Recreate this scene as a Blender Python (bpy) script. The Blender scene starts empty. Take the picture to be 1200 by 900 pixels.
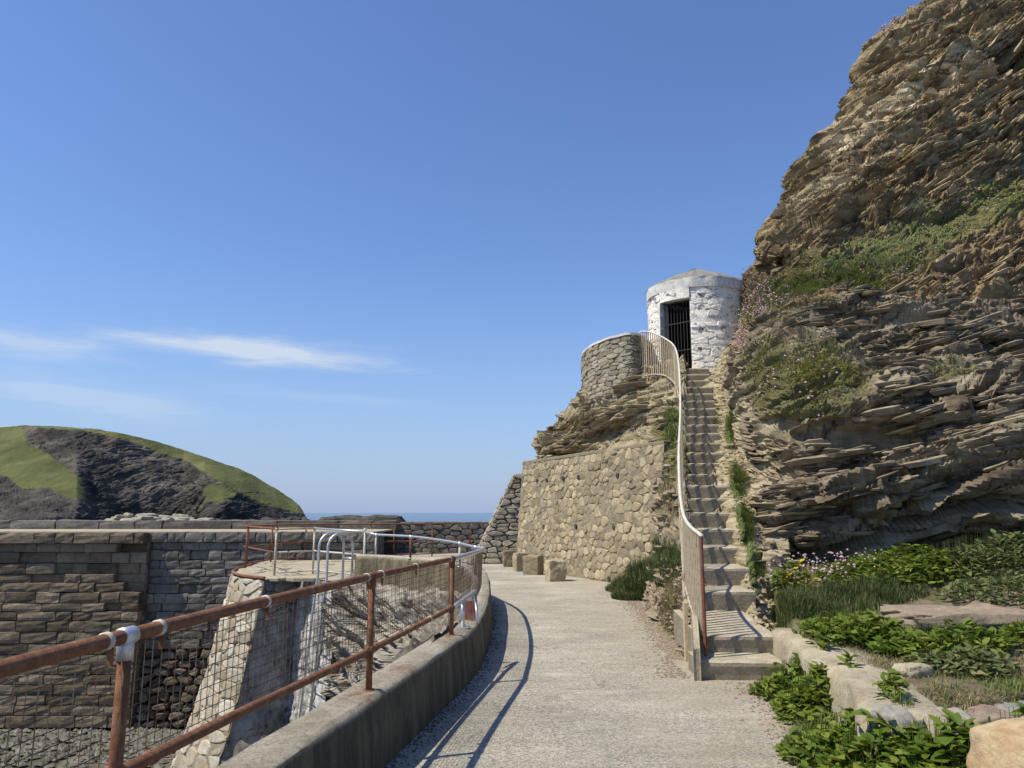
import bpy, math, random
import numpy as np
from mathutils import Vector, Matrix

SC = bpy.context.scene
COL = SC.collection
# ------------------------------------------------------------------ camera
PITCH, EYE, FPX = math.radians(9.8), 1.6, 873.0      # horizon a little below the middle, 26 mm phone lens
cam_d = bpy.data.cameras.new('camera'); cam = bpy.data.objects.new('camera', cam_d); COL.objects.link(cam)
cam_d.sensor_width = 36; cam_d.lens = 36*FPX/1200
cam_d.clip_start = .05; cam_d.clip_end = 60000
cam.location = (0, 0, EYE); cam.rotation_euler = (math.pi/2+PITCH, 0, 0)
SC.camera = cam
# ------------------------------------------------------------------ light
SUN_TO = Vector((.56, .20, -.93)).normalized()        # the way the light travels
SUN_EL = math.asin(-SUN_TO.z); SUN_AZ = math.atan2(-SUN_TO.x, -SUN_TO.y)
sd = bpy.data.lights.new('sun', 'SUN'); sd.energy = 5.0; sd.angle = math.radians(.5); sd.color = (1, .91, .74)
so = bpy.data.objects.new('sun', sd); COL.objects.link(so); so.rotation_euler = SUN_TO.to_track_quat('-Z', 'Y').to_euler()
W = bpy.data.worlds.new('World'); SC.world = W; W.use_nodes = True
wn, wl = W.node_tree.nodes, W.node_tree.links
bg = wn['Background']; bg.inputs[1].default_value = .097
sky = wn.new('ShaderNodeTexSky'); sky.sky_type = 'NISHITA'; sky.sun_disc = False
sky.sun_elevation = SUN_EL; sky.sun_rotation = SUN_AZ; sky.air_density = 1.25; sky.dust_density = .25; sky.ozone_density = 4.0; sky.altitude = 5
SC.view_settings.view_transform = 'Standard'; SC.view_settings.look = 'None'
SC.view_settings.exposure = 0.24; SC.view_settings.gamma = 1; SC.view_settings.use_curve_mapping = False
def wmath(op, a, b=None, c=None, cl=False):
    n = wn.new('ShaderNodeMath'); n.operation = op; n.use_clamp = cl
    for i, v in enumerate((a, b, c)):
        if v is None: continue
        if isinstance(v, (int, float)): n.inputs[i].default_value = v
        else: wl.new(v, n.inputs[i])
    return n.outputs[0]
tc = wn.new('ShaderNodeTexCoord'); sx = wn.new('ShaderNodeSeparateXYZ'); wl.new(tc.outputs['Generated'], sx.inputs[0])
az = wmath('ARCTAN2', sx.outputs[0], sx.outputs[1]); el = wmath('ARCSINE', sx.outputs[2])
def wnoise(fx, fy, det, off):
    cx = wn.new('ShaderNodeCombineXYZ'); wl.new(wmath('MULTIPLY', az, fx), cx.inputs[0]); wl.new(wmath('MULTIPLY', el, fy), cx.inputs[1]); cx.inputs[2].default_value = off
    n = wn.new('ShaderNodeTexNoise'); n.inputs['Scale'].default_value = 1; n.inputs['Detail'].default_value = det; n.inputs['Roughness'].default_value = .62; n.inputs['Distortion'].default_value = .4
    wl.new(cx.outputs[0], n.inputs['Vector']); return n.outputs[0]
nz = wnoise(7, 46, 7, 3.1); nz2 = wnoise(2.5, 22, 6, 8.4)
def streak(a0, e0, w, h, amp, tilt=0):                # a thin high cloud: an ellipse of sky broken up by noise
    a = wmath('DIVIDE', wmath('SUBTRACT', az, math.radians(a0)), math.radians(w))
    e = wmath('DIVIDE', wmath('SUBTRACT', wmath('ADD', el, wmath('MULTIPLY', wmath('SUBTRACT', az, math.radians(a0)), tilt)), math.radians(e0)), math.radians(h))
    d = wmath('SQRT', wmath('ADD', wmath('MULTIPLY', a, a), wmath('MULTIPLY', e, e)))
    m = wmath('SUBTRACT', 1.25, wmath('ADD', d, wmath('MULTIPLY', wmath('SUBTRACT', nz, .5), 2.2)), cl=True)
    return wmath('MULTIPLY', wmath('MULTIPLY', m, m), amp)
cl = streak(-18.6, 11.7, 11.5, 1.25, .75, .03)
for args in ((-34, 10.9, 7, 1.1, .42, .05), (-31, 7.6, 11, 1.5, .3, .06), (-15, 8.6, 9, .6, .13, .05), (38, 10, 14, 1.2, .5, 0), (-62, 11, 15, 1.4, .5, 0), (95, 9, 20, 1.5, .45, 0), (150, 12, 22, 1.4, .5, 0), (-120, 10, 24, 1.6, .5, 0)):
    cl = wmath('MAXIMUM', cl, streak(*args))
vm = wn.new('ShaderNodeMix'); vm.data_type = 'RGBA'
hz = wn.new('ShaderNodeMix'); hz.data_type = 'RGBA'; hz.blend_type = 'MIX'; tint = wn.new('ShaderNodeMix'); tint.data_type = 'RGBA'; tint.blend_type = 'MULTIPLY'; tint.inputs['Factor'].default_value = 1
wl.new(sky.outputs[0], tint.inputs[6]); tint.inputs[7].default_value = (.95, 1.05, 1.33, 1)     # a clear blue day
hf = wmath('SUBTRACT', 1, wmath('MULTIPLY', wmath('ABSOLUTE', el), 2.9), cl=True)                # pale sea haze low down, all round
wl.new(wmath('MULTIPLY', wmath('MULTIPLY', hf, hf), .8), hz.inputs['Factor']); wl.new(tint.outputs[2], hz.inputs[6]); hz.inputs[7].default_value = (2.7, 3.75, 6.3, 1)
wl.new(cl, vm.inputs['Factor']); wl.new(hz.outputs[2], vm.inputs[6]); vm.inputs[7].default_value = (6.2, 6.8, 7.5, 1)
wl.new(vm.outputs[2], bg.inputs[0])

# ------------------------------------------------------------------ helpers
CT, ST = math.cos(PITCH), math.sin(PITCH)
def at(px, py, Y=None, z=None):                       # a place seen in the photo, at distance Y or height z (works on arrays)
    w = (450-py)/FPX; dx = (px-600)/FPX
    dy, dz = CT-w*ST, ST+w*CT
    k = Y/dy if Y is not None else (z-EYE)/dz
    return np.array([dx*k, dy*k, EYE+dz*k])
def see(P):
    z = P[..., 2]-EYE; y = P[..., 1]*CT+z*ST; u = -P[..., 1]*ST+z*CT
    return 600+FPX*P[..., 0]/y, 450-FPX*u/y
def hsh(i, j=0, k=0, s=0):
    h = (np.asarray(i, dtype=np.int64)*73856093) ^ (np.asarray(j, dtype=np.int64)*19349663) ^ (np.asarray(k, dtype=np.int64)*83492791) ^ (s*2654435761)
    h = (h ^ (h >> 13))*1274126177 & 0xffffffff
    h = (h ^ (h >> 15))*2246822519 & 0xffffffff
    return ((h ^ (h >> 16)) & 0xffff)/65535.0
def vn(P, s=0):
    i = np.floor(P).astype(np.int64); f = P-i; f = f*f*(3-2*f); r = 0
    for a in (0, 1):
        for b in (0, 1):
            for c in (0, 1):
                w = (f[:, 0] if a else 1-f[:, 0])*(f[:, 1] if b else 1-f[:, 1])*(f[:, 2] if c else 1-f[:, 2])
                r = r+w*hsh(i[:, 0]+a, i[:, 1]+b, i[:, 2]+c, s)
    return r*2-1
def fbm(P, oct=4, s=0, g=.5):
    r = 0; a = 1; t = 0
    for o in range(oct):
        r = r+a*vn(P*2**o+o*17.3, s+o); t += a; a *= g
    return r/t
def sm(a, b, x): t = np.clip((x-a)/(b-a), 0, 1); return t*t*(3-2*t)
def mesh(name, V, F, smooth=False, attrs=None, cols=None):
    me = bpy.data.meshes.new(name); V = np.asarray(V, dtype=np.float32)
    if isinstance(F, np.ndarray):
        n, k = F.shape
        me.vertices.add(len(V)); me.vertices.foreach_set('co', V.ravel())
        me.loops.add(n*k); me.loops.foreach_set('vertex_index', F.astype(np.int32).ravel())
        me.polygons.add(n); me.polygons.foreach_set('loop_start', np.arange(0, n*k, k, dtype=np.int32)); me.polygons.foreach_set('loop_total', np.full(n, k, dtype=np.int32))
        me.update(calc_edges=True)
    else:
        me.from_pydata([tuple(map(float, v)) for v in V], [], [tuple(int(i) for i in f) for f in F]); me.update()
    me.polygons.foreach_set('use_smooth', np.full(len(me.polygons), smooth))
    for k_, v in (attrs or {}).items():
        a = me.attributes.new(k_, 'FLOAT', 'POINT'); a.data.foreach_set('value', np.asarray(v, dtype=np.float32))
    return me
def base(parent):
    p = Vector((0, 0, 0))
    while parent is not None: p = p+parent.location; parent = parent.parent
    return p
def obj(name, me, mat, parent=None, loc=None, rot=None):  # me in world coordinates unless loc (world) is given
    o = bpy.data.objects.new(name, me); COL.objects.link(o)
    if mat is not None and len(me.materials) == 0: me.materials.append(mat)
    b = base(parent)
    if parent is not None: o.parent = parent
    o.location = (Vector(loc) if loc is not None else Vector((0, 0, 0)))-b
    if rot is not None: o.rotation_euler = rot
    return o
def tag(o, label=None, cat=None, group=None, kind=None):
    for k, v in (('label', label), ('category', cat), ('group', group), ('kind', kind)):
        if v: o[k] = v
    return o
def thing(name, loc, label, cat, group=None):
    o = bpy.data.objects.new(name, None); COL.objects.link(o); o.location = Vector([float(c) for c in loc]); o.empty_display_size = .1
    return tag(o, label, cat, group)
class MB:
    def __init__(s): s.v = []; s.f = []
    def add(s, V, F):
        n = len(s.v); s.v += [tuple(map(float, p)) for p in V]; s.f += [tuple(i+n for i in f) for f in F]; return s
    def box(s, c, d, ax=None):
        c = Vector(c); X, Y, Z = ax or (Vector((1, 0, 0)), Vector((0, 1, 0)), Vector((0, 0, 1)))
        V = [c+X*(a*d[0]/2)+Y*(b*d[1]/2)+Z*(e*d[2]/2) for a in (-1, 1) for b in (-1, 1) for e in (-1, 1)]
        return s.add(V, [(0, 1, 3, 2), (4, 6, 7, 5), (0, 4, 5, 1), (2, 3, 7, 6), (0, 2, 6, 4), (1, 5, 7, 3)])
    def tube(s, pts, r, n=10, cap=True):
        pts = [Vector([float(c) for c in p]) for p in pts]; m = len(pts); rr = r if isinstance(r, (list, tuple)) else [r]*m
        T = [(pts[min(i+1, m-1)]-pts[max(i-1, 0)]).normalized() for i in range(m)]
        up = Vector((0, 0, 1)) if abs(T[0].z) < .9 else Vector((0, 1, 0))
        N = (up-T[0]*up.dot(T[0])).normalized(); V = []
        for i in range(m):
            N = (N-T[i]*N.dot(T[i])).normalized(); B = T[i].cross(N)
            for k in range(n):
                a = 2*math.pi*k/n; V.append(pts[i]+(N*math.cos(a)+B*math.sin(a))*rr[i])
        F = [(i*n+k, i*n+(k+1) % n, (i+1)*n+(k+1) % n, (i+1)*n+k) for i in range(m-1) for k in range(n)]
        if cap: F += [tuple(range(n))[::-1], tuple((m-1)*n+k for k in range(n))]
        return s.add(V, F)
    def build(s, name, mat, parent=None, smooth=False, bevel=0):
        me = mesh(name, s.v, s.f, smooth); o = obj(name, me, mat, parent)
        if bevel:
            b = o.modifiers.new('bevel', 'BEVEL'); b.width = bevel; b.segments = 2
        return o
def curve(pts, n=12):                                 # smooth line through points
    P = [Vector([float(c) for c in p]) for p in pts]; out = []
    for i in range(len(P)-1):
        a, b, c, d = P[max(i-1, 0)], P[i], P[i+1], P[min(i+2, len(P)-1)]
        for k in range(n):
            t = k/n; out.append(.5*((2*b)+(c-a)*t+(2*a-5*b+4*c-d)*t*t+(3*b-a-3*c+d)*t**3))
    return out+[P[-1]]
def walk(pts, step):                                  # equally spaced points (and directions) along a line
    L = [0]
    for a, b in zip(pts, pts[1:]): L.append(L[-1]+(b-a).length)
    out = []; k = 0; n = max(1, round(L[-1]/step))
    for i in range(n+1):
        t = L[-1]*i/n
        while k < len(pts)-2 and L[k+1] < t: k += 1
        out.append((pts[k].lerp(pts[k+1], (t-L[k])/max(L[k+1]-L[k], 1e-6)), (pts[k+1]-pts[k]).normalized()))
    return out
# ------------------------------------------------------------------ material builder
class M:
    def __init__(s, name, rough=.85, spec=.3):
        s.m = bpy.data.materials.new(name); s.m.use_nodes = True; s.t = s.m.node_tree; s.n = s.t.nodes; s.l = s.t.links
        s.b = s.n['Principled BSDF']; s.b.inputs['Roughness'].default_value = rough; s.b.inputs['Specular IOR Level'].default_value = spec
        g = s.n.new('ShaderNodeNewGeometry'); s.pos = g.outputs['Position']; s.isl = g.outputs['Random Per Island']; s.nrm = g.outputs['Normal']
        s.rnd = s.n.new('ShaderNodeObjectInfo').outputs['Random']
    def link(s, v, i):
        if isinstance(v, (int, float)): i.default_value = v
        elif isinstance(v, tuple): i.default_value = v+(1,) if len(v) == 3 and i.type == 'RGBA' else v
        else: s.l.new(v, i)
    def vec(s, sc=(1, 1, 1), rot=(0, 0, 0), v=None):
        m = s.n.new('ShaderNodeMapping'); m.inputs['Scale'].default_value = sc; m.inputs['Rotation'].default_value = rot
        s.l.new(v or s.pos, m.inputs['Vector']); return m.outputs[0]
    def noise(s, sc, det=5, ro=.6, v=None, dist=0):
        n = s.n.new('ShaderNodeTexNoise'); n.inputs['Scale'].default_value = sc; n.inputs['Detail'].default_value = det; n.inputs['Roughness'].default_value = ro; n.inputs['Distortion'].default_value = dist
        s.l.new(v or s.pos, n.inputs['Vector']); return n.outputs[0]
    def vor(s, sc, v=None, feat='F1', out='Distance'):
        n = s.n.new('ShaderNodeTexVoronoi'); n.feature = feat; n.inputs['Scale'].default_value = sc; s.l.new(v or s.pos, n.inputs['Vector']); return n.outputs[out]
    def attr(s, name):
        n = s.n.new('ShaderNodeAttribute'); n.attribute_name = name; return n.outputs['Fac']
    def rng(s, v, a, b, c=0, d=1):
        n = s.n.new('ShaderNodeMapRange'); n.inputs[1].default_value = a; n.inputs[2].default_value = b; n.inputs[3].default_value = c; n.inputs[4].default_value = d; s.l.new(v, n.inputs[0]); return n.outputs[0]
    def op(s, o, a, b=0):
        n = s.n.new('ShaderNodeMath'); n.operation = o; s.link(a, n.inputs[0]); s.link(b, n.inputs[1]); return n.outputs[0]
    def ramp(s, f, *st):
        n = s.n.new('ShaderNodeValToRGB'); e = n.color_ramp.elements
        while len(e) < len(st): e.new(.5)
        for q, (p, c) in zip(e, st): q.position = p; q.color = c+(1,)
        s.l.new(f, n.inputs[0]); return n.outputs[0]
    def mix(s, f, a, b, mode='MIX'):
        n = s.n.new('ShaderNodeMix'); n.data_type = 'RGBA'; n.blend_type = mode; s.link(f, n.inputs[0]); s.link(a, n.inputs[6]); s.link(b, n.inputs[7]); return n.outputs[2]
    def z(s, i=2):
        n = s.n.new('ShaderNodeSeparateXYZ'); s.l.new(s.pos, n.inputs[0]); return n.outputs[i]
    def nz(s):
        n = s.n.new('ShaderNodeSeparateXYZ'); s.l.new(s.nrm, n.inputs[0]); return n.outputs[2]
    def bump(s, h, st=.5, d=.02):
        n = s.n.new('ShaderNodeBump'); n.inputs['Strength'].default_value = st; n.inputs['Distance'].default_value = d; s.l.new(h, n.inputs['Height'])
        if s.b.inputs['Normal'].is_linked: s.l.new(s.b.inputs['Normal'].links[0].from_socket, n.inputs['Normal'])
        s.l.new(n.outputs[0], s.b.inputs['Normal']); return s
    def col(s, c, rough=None):
        s.link(c, s.b.inputs['Base Color'])
        if rough is not None: s.link(rough, s.b.inputs['Roughness'])
        return s
MAT = {}
def stone_mat(name, c1, c2, c3, lich=(.42, .36, .18), la=.3, sc=1, dark=(.06, .055, .05), da=.3, rough=.9):
    m = M(name, rough); v = m.op('ADD', m.op('MULTIPLY', m.rnd, .62), m.op('MULTIPLY', m.isl, .38))
    c = m.ramp(m.rng(v, .18, .82), (0, c1), (.5, c2), (1, c3))
    n = m.noise(9*sc, 8, .7); c = m.mix(.55, c, m.ramp(n, (.3, (.25, .25, .25)), (.7, (.8, .8, .8))), 'OVERLAY')
    c = m.mix(m.rng(m.noise(3.1*sc, 6, .7), .6-.2*la, .72, 0, la*1.3), c, lich)
    c = m.mix(m.rng(m.noise(1.7*sc, 7, .75, m.vec((1, 1, 1.6))), .62-.3*da, .74, 0, da), c, dark)
    c = m.mix(m.rng(m.noise(55*sc, 3, .6), .3, .7, 0, .5), c, (.5, .5, .5), 'SOFT_LIGHT')
    m.col(c).bump(m.noise(14*sc, 8, .7), .7, .03/sc).bump(m.noise(90*sc, 3), .35, .006); MAT[name] = m.m; return m.m
def mats():
    # path: weathered exposed-aggregate concrete
    m = M('path_concrete', .92)
    big = m.noise(.55, 6, .65, m.vec((1, 1.6, 1))); bands = m.noise(2.2, 7, .7, m.vec((.6, 1.9, 1)), .4)
    c = m.ramp(m.op('ADD', m.op('MULTIPLY', big, .55), m.op('MULTIPLY', bands, .45)), (.36, (.24, .22, .18)), (.5, (.40, .37, .30)), (.64, (.56, .52, .42)))
    c = m.mix(m.rng(m.noise(24, 7, .8, m.vec((.85, 1.15, 1))), .5, .6), c, m.mix(.5, c, (.12, .115, .105)))
    c = m.mix(m.rng(m.noise(75, 4, .75), .51, .62, 0, .9), c, (.085, .08, .07)); c = m.mix(m.op('MULTIPLY', m.rng(m.noise(30, 5, .8), .54, .6, 0, .85), m.rng(m.noise(1.1, 4), .35, .6, .2, 1)), c, (.10, .095, .085))
    c = m.mix(m.rng(m.noise(48, 4, .7), .56, .66, 0, .75), c, (.56, .53, .46))
    def flecks(sc, wgt):
        sp = m.n.new('ShaderNodeSeparateColor'); m.l.new(m.vor(sc, out='Color'), sp.inputs[0]); v = sp.outputs[0]
        return m.op('MULTIPLY', m.rng(v, .78, .84, 0, wgt), 1), m.op('MULTIPLY', m.rng(v, .16, .22, wgt, 0), 1)
    fk = m.rng(m.noise(.7, 6, .7), .35, .62, .25, 1)
    for sc, wgt in ((62, .5), (115, .6)):
        a_, b_ = flecks(sc, wgt); a_ = m.op('MULTIPLY', a_, fk); b_ = m.op('MULTIPLY', b_, fk); c = m.mix(a_, c, (.62, .585, .49)); c = m.mix(b_, c, (.10, .092, .078))
    wv = m.n.new('ShaderNodeVectorMath'); wv.operation = 'ADD'; nn = m.n.new('ShaderNodeTexNoise'); nn.inputs['Scale'].default_value = 1.3; nn.inputs['Detail'].default_value = 6; m.l.new(m.pos, nn.inputs['Vector']); m.l.new(m.pos, wv.inputs[0]); m.l.new(nn.outputs['Color'], wv.inputs[1])
    cr = m.op('MULTIPLY', m.rng(m.vor(.42, wv.outputs[0], 'DISTANCE_TO_EDGE'), 0, .007, 1, 0), m.rng(m.noise(.8, 3), .48, .6))
    c = m.mix(m.op('MULTIPLY', cr, .7), c, (.09, .08, .065))
    dirt = m.op('MULTIPLY', m.rng(m.noise(2.4, 7, .75), .40, .6), m.rng(m.z(0), .7, 2.0))
    c = m.mix(m.op('MULTIPLY', dirt, .75), c, m.ramp(m.noise(34, 5, .8), (.4, (.20, .155, .095)), (.6, (.50, .43, .30))))
    lime = m.rng(m.noise(.9, 8, .78, m.vec((1, 2.2, 1))), .55, .66, 0, .55); c = m.mix(lime, c, (.60, .55, .44))
    m.col(c).bump(m.noise(60, 5, .75), 1, .014).bump(m.noise(6, 6, .7, m.vec((.7, 1.5, 1))), .45, .035); MAT['path'] = m.m
    # weathered kerb concrete with rust and dark algae
    m = M('kerb_concrete', .9)
    c = m.ramp(m.noise(2.4, 7, .7), (.3, (.40, .36, .27)), (.5, (.58, .53, .42)), (.7, (.68, .63, .52)))
    c = m.mix(m.rng(m.noise(30, 5, .7), .5, .7, 0, .6), c, (.17, .15, .11))
    rust = m.rng(m.noise(1.6, 6, .65), .56, .68, 0, .35)
    c = m.mix(rust, c, (.30, .16, .07))
    c = m.mix(m.op('MULTIPLY', m.attr('rust'), m.rng(m.noise(9, 7, .75), .38, .62)), c, (.27, .105, .035))
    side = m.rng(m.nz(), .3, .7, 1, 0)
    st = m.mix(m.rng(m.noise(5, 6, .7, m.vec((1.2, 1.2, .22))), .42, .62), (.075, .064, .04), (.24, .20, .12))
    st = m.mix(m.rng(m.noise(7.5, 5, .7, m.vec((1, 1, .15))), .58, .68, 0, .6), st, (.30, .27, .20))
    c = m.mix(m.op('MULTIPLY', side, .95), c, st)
    c = m.mix(m.rng(m.noise(60, 4, .8), .56, .66, 0, .5), c, (.14, .12, .085)); ck = m.mix(m.rng(m.noise(9, 8, .8), .5, .6, 0, .5), c, m.mix(.5, c, (.16, .13, .07))); ck = m.mix(m.rng(m.noise(70, 4, .8), .5, .64, 0, .55), ck, (.22, .19, .13)); m.col(ck).bump(m.noise(20, 9, .82), 1, .05).bump(m.noise(4, 6, .7), .9, .08); MAT['kerb'] = m.m
    # pale rough concrete (ledge, stair treads, deck)
    m = M('pale_concrete', .92)
    c = m.ramp(m.noise(3.2, 7, .7), (.3, (.24, .205, .14)), (.5, (.38, .335, .24)), (.7, (.48, .43, .32)))
    c = m.mix(m.rng(m.noise(40, 5, .7), .5, .68, 0, .7), c, (.14, .125, .1))
    c = m.mix(m.rng(m.noise(1.3, 5, .6), .58, .7, 0, .55), c, (.36, .22, .09))
    m.col(c).bump(m.noise(30, 7, .75), .8, .02).bump(m.noise(5, 4), .5, .03); MAT['pale'] = m.m
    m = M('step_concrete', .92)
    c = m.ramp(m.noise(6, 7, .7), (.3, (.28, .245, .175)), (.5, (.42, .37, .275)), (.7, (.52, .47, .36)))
    c = m.mix(m.op('MULTIPLY', m.rng(m.nz(), .5, .9, .75, 0), m.rng(m.noise(7, 6, .75), .35, .6, .5, 1)), c, (.15, .128, .092))   # shade of the risers against lit treads put into the colour, broken by noise
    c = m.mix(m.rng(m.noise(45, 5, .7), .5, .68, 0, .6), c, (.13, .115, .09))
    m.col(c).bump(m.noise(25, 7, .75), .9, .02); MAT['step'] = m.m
    # mortar
    m = M('mortar', .95); c = m.ramp(m.noise(6, 8, .75), (.3, (.14, .118, .08)), (.7, (.32, .275, .19)))
    m.col(c).bump(m.noise(25, 7, .7), .8, .03); MAT['mortar'] = m.m
    m = M('dark_mortar', .95); c = m.ramp(m.noise(5, 7, .7), (.35, (.045, .04, .034)), (.62, (.13, .12, .10)), (.75, (.33, .31, .28)))
    m.col(c).bump(m.noise(18, 7, .7), .8, .04); MAT['dmortar'] = m.m
    stone_mat('retaining_stone', (.18, .145, .095), (.31, .255, .165), (.44, .37, .24), (.42, .33, .16), .5, 1, (.10, .088, .065), .6)
    stone_mat('buttress_stone', (.20, .17, .125), (.30, .265, .20), (.38, .345, .28), (.38, .29, .12), .25, 1, (.07, .062, .05), .5)
    stone_mat('harbour_block', (.085, .066, .042), (.16, .125, .082), (.235, .19, .13), (.27, .24, .18), .25, .6, (.03, .028, .025), .6)
    stone_mat('grey_block', (.10, .092, .08), (.145, .135, .115), (.19, .18, .155), (.33, .32, .29), .35, .6, (.03, .028, .026), .6)
    stone_mat('rubble_dark', (.06, .045, .032), (.10, .078, .055), (.145, .12, .09), (.18, .17, .15), .2, .8, (.025, .022, .02), .6)
    stone_mat('bastion_stone', (.22, .19, .14), (.34, .305, .24), (.47, .44, .37), (.42, .27, .11), .5, 1, (.11, .10, .085), .3)
    stone_mat('grey_slate', (.13, .13, .125), (.21, .205, .19), (.33, .30, .24), (.40, .30, .15), .35, 1.5, (.05, .05, .05), .5)
    stone_mat('buff_boulder', (.42, .33, .2), (.45, .36, .22), (.5, .40, .25), (.32, .16, .07), .85, .9, (.2, .13, .08), .3)
    stone_mat('tan_slab', (.25, .20, .15), (.27, .21, .155), (.29, .23, .17), (.22, .14, .11), .5, 1.2, (.12, .1, .085), .3)
    # whitewash
    m = M('whitewash', .8)
    c = m.ramp(m.noise(7, 7, .7), (.3, (.50, .47, .40)), (.45, (.76, .725, .65)), (.6, (.85, .815, .735)))
    pe = m.op('MULTIPLY', m.rng(m.noise(3.3, 7, .72, m.vec((1, 1, 1.9))), .545, .59), m.rng(m.noise(12, 4), .4, .5))
    c = m.mix(pe, c, m.ramp(m.noise(11, 5), (.35, (.10, .095, .085)), (.7, (.26, .24, .21))))
    m.col(c).bump(m.noise(16, 7, .7), .9, .035); MAT['white'] = m.m
    m = M('eave_concrete', .88)
    c = m.ramp(m.noise(6, 7, .7), (.3, (.42, .41, .38)), (.6, (.70, .69, .65))); c = m.mix(m.rng(m.noise(14, 6, .7, m.vec((1, 1, .4))), .55, .68, 0, .7), c, (.16, .155, .14))
    m.col(c).bump(m.noise(25, 6), .6, .02); MAT['eave'] = m.m
    m = M('roof_concrete', .9); c = m.ramp(m.noise(7, 7, .7), (.3, (.13, .125, .115)), (.7, (.27, .26, .235))); m.col(c).bump(m.noise(25, 6), .6, .02); MAT['roof'] = m.m
    # rusty steel pipe
    def rusty(nm, a, b, c_, lo, hi, paint, pl=.6, ph=.66):
        m = M(nm, .75, .35)
        c = m.ramp(m.noise(16, 7, .75), (.3, a), (.5, b), (.7, c_)); c = m.mix(m.rng(m.noise(5, 7, .75), pl, ph), c, paint)
        c = m.mix(m.rng(m.noise(38, 5, .8), .5, .62, 0, .55), c, m.mix(.5, c, (.05, .03, .02))); m.col(c).bump(m.noise(60, 7, .8), .9, .010); MAT[nm] = m.m
    rusty('rust', (.11, .045, .022), (.21, .088, .042), (.32, .165, .09), 0, 0, (.30, .20, .13), .60, .68)
    rusty('rust_red', (.12, .045, .026), (.20, .075, .04), (.29, .13, .07), 0, 0, (.42, .33, .24), .62, .7)
    rusty('cream', (.42, .37, .26), (.53, .47, .35), (.60, .55, .43), 0, 0, (.26, .11, .045), .54, .6)
    rusty('cream_bar', (.40, .31, .19), (.50, .41, .27), (.58, .49, .34), 0, 0, (.26, .13, .06), .58, .66)
    rusty('white_paint', (.46, .44, .38), (.56, .54, .47), (.64, .62, .55), 0, 0, (.30, .17, .09), .60, .65)
    m = M('galvanised', .42, .5); m.b.inputs['Metallic'].default_value = .75
    m.col(m.ramp(m.noise(20, 6, .7), (.3, (.42, .43, .44)), (.7, (.64, .65, .66)))).bump(m.noise(60, 4), .2, .003); MAT['galv'] = m.m
    m = M('wire', .7, .3); m.col(m.ramp(m.noise(9, 4), (.4, (.10, .055, .03)), (.6, (.17, .13, .095)))); MAT['wire'] = m.m
    m = M('dark_iron', .6, .4); m.col((.025, .022, .02)); MAT['iron'] = m.m
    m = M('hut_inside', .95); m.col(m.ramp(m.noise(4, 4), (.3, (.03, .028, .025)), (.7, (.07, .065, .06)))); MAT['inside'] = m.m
    m = M('clamp', .7, .3); m.col(m.ramp(m.noise(30, 5), (.4, (.42, .36, .27)), (.65, (.62, .58, .5)))).bump(m.noise(60, 4), .3, .004); MAT['clamp'] = m.m
    m = M('red_paint', .7); m.col(m.ramp(m.noise(12, 5), (.4, (.20, .07, .055)), (.65, (.33, .16, .12)))); MAT['redp'] = m.m
    # cliff rock: attributes say where the pale beds and the turf lie
    def rock(nm, a, b, c_, pale, veg, grain=(.9, 0, 5.5), rot=(0, 0, 0), kk=1):
        m = M(nm, .93, .2)
        n1 = m.noise(1.0, 9, .68, m.vec((.5, .5, 3.4), rot)); n2 = m.noise(4.5, 9, .72, m.vec((.5, .5, 2.6), rot)); n3 = m.noise(.35, 5, .6)
        f = m.op('ADD', m.op('MULTIPLY', n1, .45), m.op('ADD', m.op('MULTIPLY', n2, .35), m.op('MULTIPLY', n3, .2)))
        f = m.op('ADD', f, m.op('MULTIPLY', m.op('SUBTRACT', m.attr('bed'), .5), .30)); f = m.op('ADD', f, m.op('MULTIPLY', m.op('SUBTRACT', m.isl, .5), m.op('MULTIPLY', m.attr('slab'), .17)))
        c = m.ramp(f, (.36, a), (.5, b), (.64, c_))
        c = m.mix(m.rng(n2, .56, .66, 0, .55), c, m.mix(.5, pale, c_))
        pm = m.op('MULTIPLY', m.attr('pale'), m.rng(m.noise(2.2, 8, .7, m.vec((.5, .5, 2.5), rot)), .44, .56))
        c = m.mix(pm, c, pale)
        c = m.mix(m.rng(m.noise(1.9, 5, .7), .63, .72, 0, .4), c, (.33, .17, .055))
        g = m.ramp(m.noise(6, 6, .7), (.3, veg[0]), (.5, veg[1]), (.68, veg[2]))
        vm_ = m.rng(m.op('ADD', m.attr('veg'), m.op('MULTIPLY', m.op('SUBTRACT', m.noise(4, 6, .7), .5), 1.6)), .45, .7, 0, .8)
        c = m.mix(vm_, c, g)
        m.col(c).bump(m.noise(9, 9, .75, m.vec((.45, .45, 2.4), rot)), 1.0, .05*kk).bump(m.noise(45, 5, .7), .5, .012*kk); MAT[nm] = m.m
    VG = ((.10, .085, .04), (.14, .14, .05), (.18, .20, .06))
    rock('cliff_rock', (.105, .075, .04), (.25, .185, .10), (.43, .34, .195), (.68, .58, .38), VG, rot=(0, math.radians(24), 0))
    rock('low_rock', (.085, .067, .045), (.215, .175, .118), (.40, .34, .235), (.46, .40, .27), VG, rot=(0, math.radians(8), 0))
    rock('outcrop_rock', (.11, .085, .05), (.27, .22, .135), (.45, .385, .25), (.50, .44, .29), VG, rot=(0, math.radians(6), 0))
    rock('shore_rock', (.07, .06, .05), (.16, .14, .11), (.31, .28, .225), (.50, .47, .41), ((.05, .05, .03), (.07, .07, .04), (.1, .1, .06)), rot=(.2, .5, .2))
    # headland
    m = M('headland', .95, .1)
    r = m.ramp(m.noise(.05, 10, .72, m.vec((1, 1, 1.8), (0, .5, 0))), (.35, (.04, .04, .04)), (.5, (.10, .092, .082)), (.66, (.24, .21, .17)))
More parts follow.
